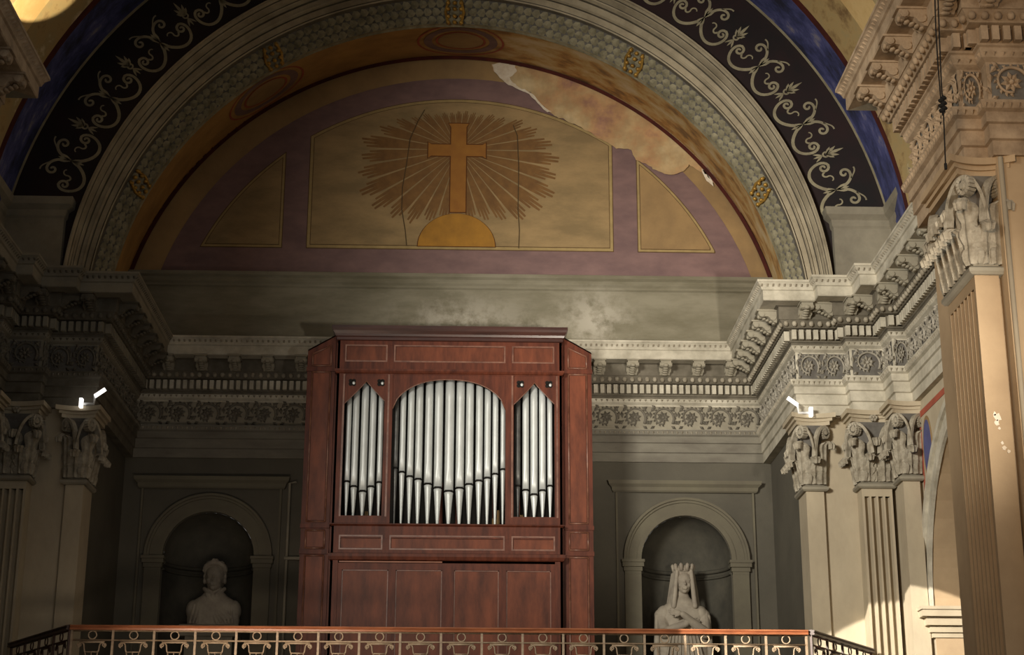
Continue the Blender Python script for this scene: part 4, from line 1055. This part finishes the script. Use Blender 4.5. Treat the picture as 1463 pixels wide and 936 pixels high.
def face(mb, x, y, z, s):
    """head centred at (x, y, z), half height s, looking towards -y"""
    ell(mb, (x, y, z+s*0.18), (s*0.70, s*0.80, s*0.82)); ell(mb, (x, y-s*0.12, z-s*0.30), (s*0.56, s*0.62, s*0.66))
    ell(mb, (x, y-s*0.42, z-s*0.78), (s*0.22, s*0.2, s*0.17))                                   # chin
    capsule(mb, (x, y-s*0.76, z+s*0.12), (x, y-s*0.93, z-s*0.22), s*0.06, s*0.10)               # nose
    for q in (-1, 1):
        capsule(mb, (x+q*s*0.10, y-s*0.72, z+s*0.20), (x+q*s*0.46, y-s*0.60, z+s*0.20), s*0.075, s*0.06)   # brow
        ell(mb, (x+q*s*0.27, y-s*0.64, z+s*0.03), (s*0.13, s*0.08, s*0.07))                     # eye
        ell(mb, (x+q*s*0.36, y-s*0.52, z-s*0.26), (s*0.18, s*0.16, s*0.2))                      # cheek
        ell(mb, (x+q*s*0.70, y+s*0.02, z-s*0.02), (s*0.07, s*0.14, s*0.22))                     # ear
    capsule(mb, (x-s*0.17, y-s*0.73, z-s*0.50), (x+s*0.17, y-s*0.73, z-s*0.50), s*0.055, s*0.055)
    capsule(mb, (x-s*0.13, y-s*0.70, z-s*0.60), (x+s*0.13, y-s*0.70, z-s*0.60), s*0.055, s*0.055)
BY = 24.22
man = thing('marble_bust', 'marble bust of a man in a cloak on a block in the dark left niche', 'bust', (-3.30, BY, GF+0.45))
PB = 4.93
b = MB(); bx, hz = -3.30, 5.60; K = 1.0
rings(b, [(PB, bx, BY, 0.36, 0.17), (PB+0.08, bx, BY, 0.37, 0.18), (PB+0.2, bx, BY, 0.365, 0.19), (PB+0.30, bx, BY, 0.335, 0.18), (PB+0.37, bx, BY, 0.27, 0.16), (PB+0.42, bx, BY, 0.19, 0.14), (PB+0.48, bx, BY, 0.13, 0.12), (PB+0.56, bx, BY-0.02, 0.09, 0.10)])
for q in (-1, 1): ell(b, (bx+q*0.28, BY, PB+0.22), (0.11, 0.15, 0.15))
capsule(b, (bx, BY-0.02, PB+0.35), (bx, BY-0.05, hz-0.1), 0.095, 0.085)
for q in range(5):                                       # folds of the cloak
    capsule(b, (bx-0.10+q*0.01, BY-0.15, PB+0.44-q*0.03), (bx+0.28-q*0.05, BY-0.19, PB+0.10-q*0.02), 0.012, 0.016)
for q in (-1, 1):
    capsule(b, (bx+q*0.05, BY-0.14, PB+0.42), (bx+q*0.14, BY-0.05, PB+0.52), 0.03, 0.03)       # collar
    for j in range(3): capsule(b, (bx+q*(0.14+0.06*j), BY-0.14, PB+0.36-0.04*j), (bx+q*(0.2+0.05*j), BY-0.19, PB+0.02), 0.012, 0.018)
face(b, bx+0.0, BY-0.06, hz, 0.195)
sculpt(b, 'figure', 'marble', man)
b = MB()                                                 # hair falling beside the face
ell(b, (bx, BY+0.0, hz+0.12), (0.150, 0.165, 0.135)); ell(b, (bx, BY+0.03, hz+0.0), (0.145, 0.14, 0.15))
hr = random.Random(11)
for q in range(46):                                      # short thick locks
    a = hr.uniform(-0.2, PI+0.2) if q > 12 else PI*(q+0.5)/13; e = hr.uniform(0.0, 1.1) if q > 12 else 0.12
    x, z = 0.150*cos(a)*cos(e*0.9), 0.10+0.145*abs(sin(a))*(0.9 if q > 12 else 0.72)
    y = -0.05-0.13*max(0, 1-abs(x)/0.16)*(1-0.5*e)
    if q <= 12: y = -0.07-0.10*sin(a)
    ell(b, (bx+x, BY+y, hz+z), (0.034, 0.034, 0.038), 8, 6)
for q in (-1, 1):
    for zz in (0.10, 0.03, -0.04): ell(b, (bx+q*0.142, BY-0.04, hz+zz), (0.028, 0.05, 0.045), 8, 6)
sculpt(b, 'hair', 'marble', man)
b = MB(); b.box(bx-0.44, bx+0.38, BY-0.2, BY+0.2, PB-0.16, PB); b.box(bx-0.36, bx+0.30, BY-0.15, BY+0.15, GF+0.45, PB-0.16); b.box(bx-0.48, bx+0.42, BY-0.21, BY+0.2, GF+0.45, GF+0.6)
b.build('plinth', ['stone'], man)

wom = thing('marble_statue', 'half-length marble statue of a crowned woman with crossed arms in the right niche', 'statue', (3.33, BY, GF+0.45))
wx = 3.33; hz = 5.58; s = 0.165
b = MB()
rings(b, [(4.25, wx, BY, 0.36, 0.17), (4.6, wx, BY, 0.37, 0.18), (4.9, wx, BY, 0.37, 0.185), (5.12, wx, BY, 0.35, 0.18), (5.24, wx, BY, 0.29, 0.16), (5.31, wx, BY, 0.2, 0.14), (5.38, wx, BY, 0.12, 0.11), (5.46, wx, BY-0.02, 0.085, 0.09)])
for q in (-1, 1): ell(b, (wx+q*0.25, BY-0.01, 5.13), (0.12, 0.14, 0.14))
capsule(b, (wx, BY-0.02, 5.25), (wx+0.01, BY-0.05, hz-0.06), 0.08, 0.07)
face(b, wx+0.03, BY-0.07, hz, s)
# crossed arms: upper arms down, forearms folded over the breast
capsule(b, (wx-0.30, BY-0.03, 5.12), (wx-0.27, BY-0.16, 4.86), 0.10, 0.085); capsule(b, (wx+0.30, BY-0.03, 5.12), (wx+0.30, BY-0.16, 4.86), 0.10, 0.085)
capsule(b, (wx-0.27, BY-0.18, 4.86), (wx+0.02, BY-0.27, 4.98), 0.085, 0.05); capsule(b, (wx+0.30, BY-0.18, 4.86), (wx-0.02, BY-0.31, 5.10), 0.085, 0.045)
# hands with five fingers each
def hand(mb, wr, dirx, dirz, y, spread):
    ell(mb, (wr[0]+dirx*0.045, y, wr[1]+dirz*0.045), (0.052, 0.028, 0.042))
    px_, pz_ = -dirz, dirx
    for f in range(4):
        o0 = (f-1.5)*0.021; ln = (0.085, 0.098, 0.092, 0.07)[f]
        a_ = (wr[0]+dirx*0.08+px_*o0, y-0.008, wr[1]+dirz*0.08+pz_*o0)
        m_ = (a_[0]+dirx*ln*0.55+px_*o0*spread, y-0.014, a_[2]+dirz*ln*0.55+pz_*o0*spread)
        e_ = (m_[0]+dirx*ln*0.5, y+0.008, m_[2]+dirz*ln*0.5)
        capsule(mb, a_, m_, 0.012, 0.011, 8); capsule(mb, m_, e_, 0.011, 0.009, 8)
    capsule(mb, (wr[0]+dirx*0.03+px_*0.03, y-0.01, wr[1]+dirz*0.03+pz_*0.03), (wr[0]+dirx*0.08+px_*0.065, y-0.012, wr[1]+dirz*0.08+pz_*0.065), 0.014, 0.011, 8)
hand(b, (wx-0.05, 5.11), -0.97, 0.2, BY-0.32, 0.3)
hand(b, (wx+0.05, 4.985), 0.95, 0.25, BY-0.24, 0.3)
for q in range(9):                                       # drapery folds
    x = wx-0.30+0.075*q; capsule(b, (x*0.6+wx*0.4, BY-0.19, 4.86), (x, BY-0.19, 4.28), 0.014, 0.022)
sculpt(b, 'figure', 'marble', wom, 0.008, 2)
b = MB()                                                 # veil falling to the shoulders
for q in (-1, 1):
    for j in range(4):
        capsule(b, (wx+0.03+q*(0.10+0.015*j), BY-0.14+0.045*j, hz+0.16-0.01*j), (wx+0.02+q*(0.15+0.02*j), BY-0.15+0.045*j, 5.24), 0.030, 0.038)
rings(b, [(hz+0.10, wx+0.03, BY+0.0, 0.14, 0.13), (hz+0.18, wx+0.03, BY-0.02, 0.14, 0.15), (hz+0.25, wx+0.03, BY-0.02, 0.10, 0.11)], 20)
for q in (-1, 1): capsule(b, (wx+q*0.36, BY-0.08, 5.10), (wx+q*0.39, BY-0.1, 4.3), 0.04, 0.05)
sculpt(b, 'veil', 'marble', wom, 0.009, 2)
b = MB()
for q in range(10):
    a = 2*PI*q/10; x, y = wx+0.03+0.125*cos(a), BY-0.03+0.13*sin(a)
    x2, y2 = wx+0.03+0.15*cos(a), BY-0.03+0.155*sin(a)
    b.tube([(x, y, hz+0.17), (x2, y2, hz+0.255), (x2, y2, hz+0.275)], [0.036, 0.028, 0.006], 6)
b.lathe([(0.118, hz+0.15), (0.142, hz+0.15), (0.148, hz+0.20), (0.125, hz+0.20)], (wx+0.03, BY-0.03, 0), 20)
b.build('crown', ['marble'], wom)
b = MB(); b.box(wx-0.42, wx+0.42, BY-0.2, BY+0.2, 4.1, 4.26); b.box(wx-0.36, wx+0.36, BY-0.17, BY+0.18, GF+0.45, 4.1)
b.build('plinth', ['stone'], wom)

# ------------------------------------------------------------------ gallery and railing
b = MB(); RY = 19.4; RX = 4.19
plan = [(-5.3, 21.15), (-RX, RY-0.1), (RX, RY-0.1), (5.3, 21.15), (5.3, 24.05), (-5.3, 24.05)]
b.prism(plan, lambda u, v, q: (u, v, q), GF-0.35, GF-0.02); struct(b.build('floor_gallery', ['stone']), 'stone gallery floor carrying the organ')
b = MB(); b.box(-12, 12, -8, 26, -0.2, 0.0); struct(b.build('floor', ['floor']))
RT = 4.27
rail = thing('balcony_railing', 'scrolled iron balcony railing with a copper-brown wooden handrail in front of the organ', 'railing', (0, RY, GF))
def handrail_(p, q, matn):
    b = MB(); p, q = Vector(p), Vector(q); d = (q-p).normalized(); nrm = Vector((d.y, -d.x))
    prof = [(-0.045, -0.055), (-0.05, -0.035), (-0.035, -0.03), (-0.05, -0.015), (-0.045, -0.002), (0, 0.006), (0.045, -0.002), (0.05, -0.015), (0.035, -0.03), (0.05, -0.035), (0.045, -0.055)]
    rows = [[(c.x+nrm.x*u, c.y+nrm.y*u, RT+v) for u, v in prof] for c in (p-d*0.02, q+d*0.02)]
    b.grid(rows, 0, False, closeu=True); b.add(rows[0], [tuple(range(11))]); b.add(rows[1], [tuple(range(11))]); return b.build('handrail', [matn], rail)
def tmpl_scrollpanel():
    """wrought iron urn shape between two balusters, hung from the mid rail (z=0), in x-z"""
    b = MB(); y = 0
    for sx in (-1, 1):
        b.tube([(sx*u, y, v) for u, v in spiral(0.135, -0.055, 0.028, 0.006, -PI/2, -PI/2+3.2*PI, 18)[::-1]], 0.008, 5)
        b.tube([(sx*u, y, v) for u, v in bez((0.135, -0.03), (0.06, -0.02), (0.10, -0.10), (0.07, -0.135), 8)], 0.009, 5)
        b.tube([(sx*u, y, v) for u, v in bez((0.07, -0.135), (0.05, -0.22), (0.04, -0.5), (0.02, -0.72), 8)], 0.008, 5)
    b.tube([(-0.07, y, -0.132), (0.07, y, -0.132)], 0.008, 5)
    b.tube([(-0.14, y, -0.022), (0.14, y, -0.022)], 0.012, 5)
    b.tube([(0, y, -0.135), (0, y, -0.72)], 0.007, 5)
    return b
def tmpl_ring():
    b = MB(); rows = []
    for k in range(16):
        a = 2*PI*k/16; rows.append([((0.046+0.008*cos(t))*cos(a), 0.008*sin(t), (0.046+0.008*cos(t))*sin(a)) for t in [2*PI*j/6 for j in range(6)]])
    b.grid(rows, 0, True, closeu=True, closev=True); return b
def tmpl_post(): b = MB(); b.box(-0.013, 0.013, -0.013, 0.013, GF-RT+0.0, -0.05); return b
PM = {}
for key, mm in (('l', 'iron'), ('d', 'darkrail')):
    PM[key] = (tmpl_scrollpanel().mesh('scroll_panel', [mm]), tmpl_ring().mesh('ring', [mm]), tmpl_post().mesh('baluster', [mm]))
def rail_run(p, q, n, key, matn, first=True):
    p, q = Vector(p), Vector(q); d = q-p; rz = math.atan2(d.y, d.x)
    handrail_(p, q, matn)
    b = MB()
    for zz in (RT-0.165, RT-0.06):
        b.tube([(p.x, p.y, zz), (q.x, q.y, zz)], 0.011, 4)
    b.build('mid_rail', ['iron' if key == 'l' else 'darkrail'], rail)
    sp, rg_, po = PM[key]
    for k in range(n+1):
        c = p+d*(k/n)
        if k > 0 or first: inst(po, 'baluster', rail, (c.x, c.y, RT), rz)
    for k in range(n):
        c = p+d*((k+0.5)/n)
        inst(rg_, 'ring', rail, (c.x, c.y, RT-0.108), rz); inst(sp, 'scroll_panel', rail, (c.x, c.y, RT-0.165), rz)
rail_run((-RX+0.03, RY), (RX-0.06, RY), 18, 'l', 'rail')
rail_run((RX, RY), (5.24, 21.0), 4, 'd', 'darkrail')
rail_run((-RX, RY), (-5.24, 21.0), 4, 'd', 'darkrail')

# ------------------------------------------------------------------ small fittings
for s_, x, y, z, lab in ((1, 4.55, 21.25, 7.36, 'small white lit lamp bracket at the foot of the right entablature'), (-1, -4.55, 21.25, 7.38, 'small white lit lamp bracket at the foot of the left entablature')):
    t = thing('wall_lamp', lab, 'lamp', (x, y, z))
    b = MB(); dx = -s_
    b.tube([(x+s_*0.14, y-0.06, z-0.05), (x+dx*0.02, y-0.07, z-0.05), (x+dx*0.03, y-0.08, z+0.06)], 0.018, 6); b.build('arm', ['lampwhite'], t)
    b = MB(); b.tube([(x+dx*0.03, y-0.085, z+0.05), (x+dx*0.16, y-0.10, z+0.14)], 0.028, 8); b.build('lamp_head', ['ledlamp'], t)
    b = MB(); b.box(x+s_*0.14-0.02, x+s_*0.14+0.02, y-0.11, y-0.03, z-0.10, z+0.02); b.build('bracket', ['ledlamp'], t)
# cables hanging in front of the near right pier
CY_ = 12.2
t = thing('hanging_cable', 'pair of thin black cables hanging in front of the near right pier', 'cable', (*[at(1345, 150, CY_)[0], CY_], at(1345, 150, CY_)[1]))
for pts in ([(1338, -60), (1341, 20), (1345, 120), (1348, 160), (1350, 210), (1351, 236)], [(1334, -60), (1337, 40), (1340, 90), (1344, 140), (1347, 165)]):
    b = MB(); b.tube([(at(px, py, CY_)[0], CY_, at(px, py, CY_)[1]) for px, py in pts], 0.006, 5); b.build('cord', ['cable'], t)
b = MB(); x, z = at(1347, 150, CY_)
for k in range(6): blob(b, (x+0.02*(k % 2)-0.01, CY_, z-0.05+0.022*k), (0.028, 0.025, 0.018))
b.build('pulley', ['cable'], t)
x, z = at(1351, 237, CY_); b = MB(); b.tube([(x, CY_, z+0.02), (x, CY_, z-0.03)], 0.012, 6); b.build('weight', ['cable'], t)
# drain pipe at the left of the organ
dp = thing('conduit', 'thin vertical conduit on the back wall just left of the organ', 'pipe', (-2.18, 23.98, 5.4))
b = MB(); x, z0 = at(408, 820, 23.95); _, z1 = at(411, 690, 23.95)
b.tube([(x, 23.97, GF), (x, 23.97, z1), (x+0.1, 23.97, z1+0.02)], 0.02, 8); b.build('tube', ['stone'], dp)
b = MB(); b.box(x-0.03, x+0.35, 23.93, 24.0, z0-0.4+0.6, z0-0.4+0.64); b.build('clip', ['stone'], dp)
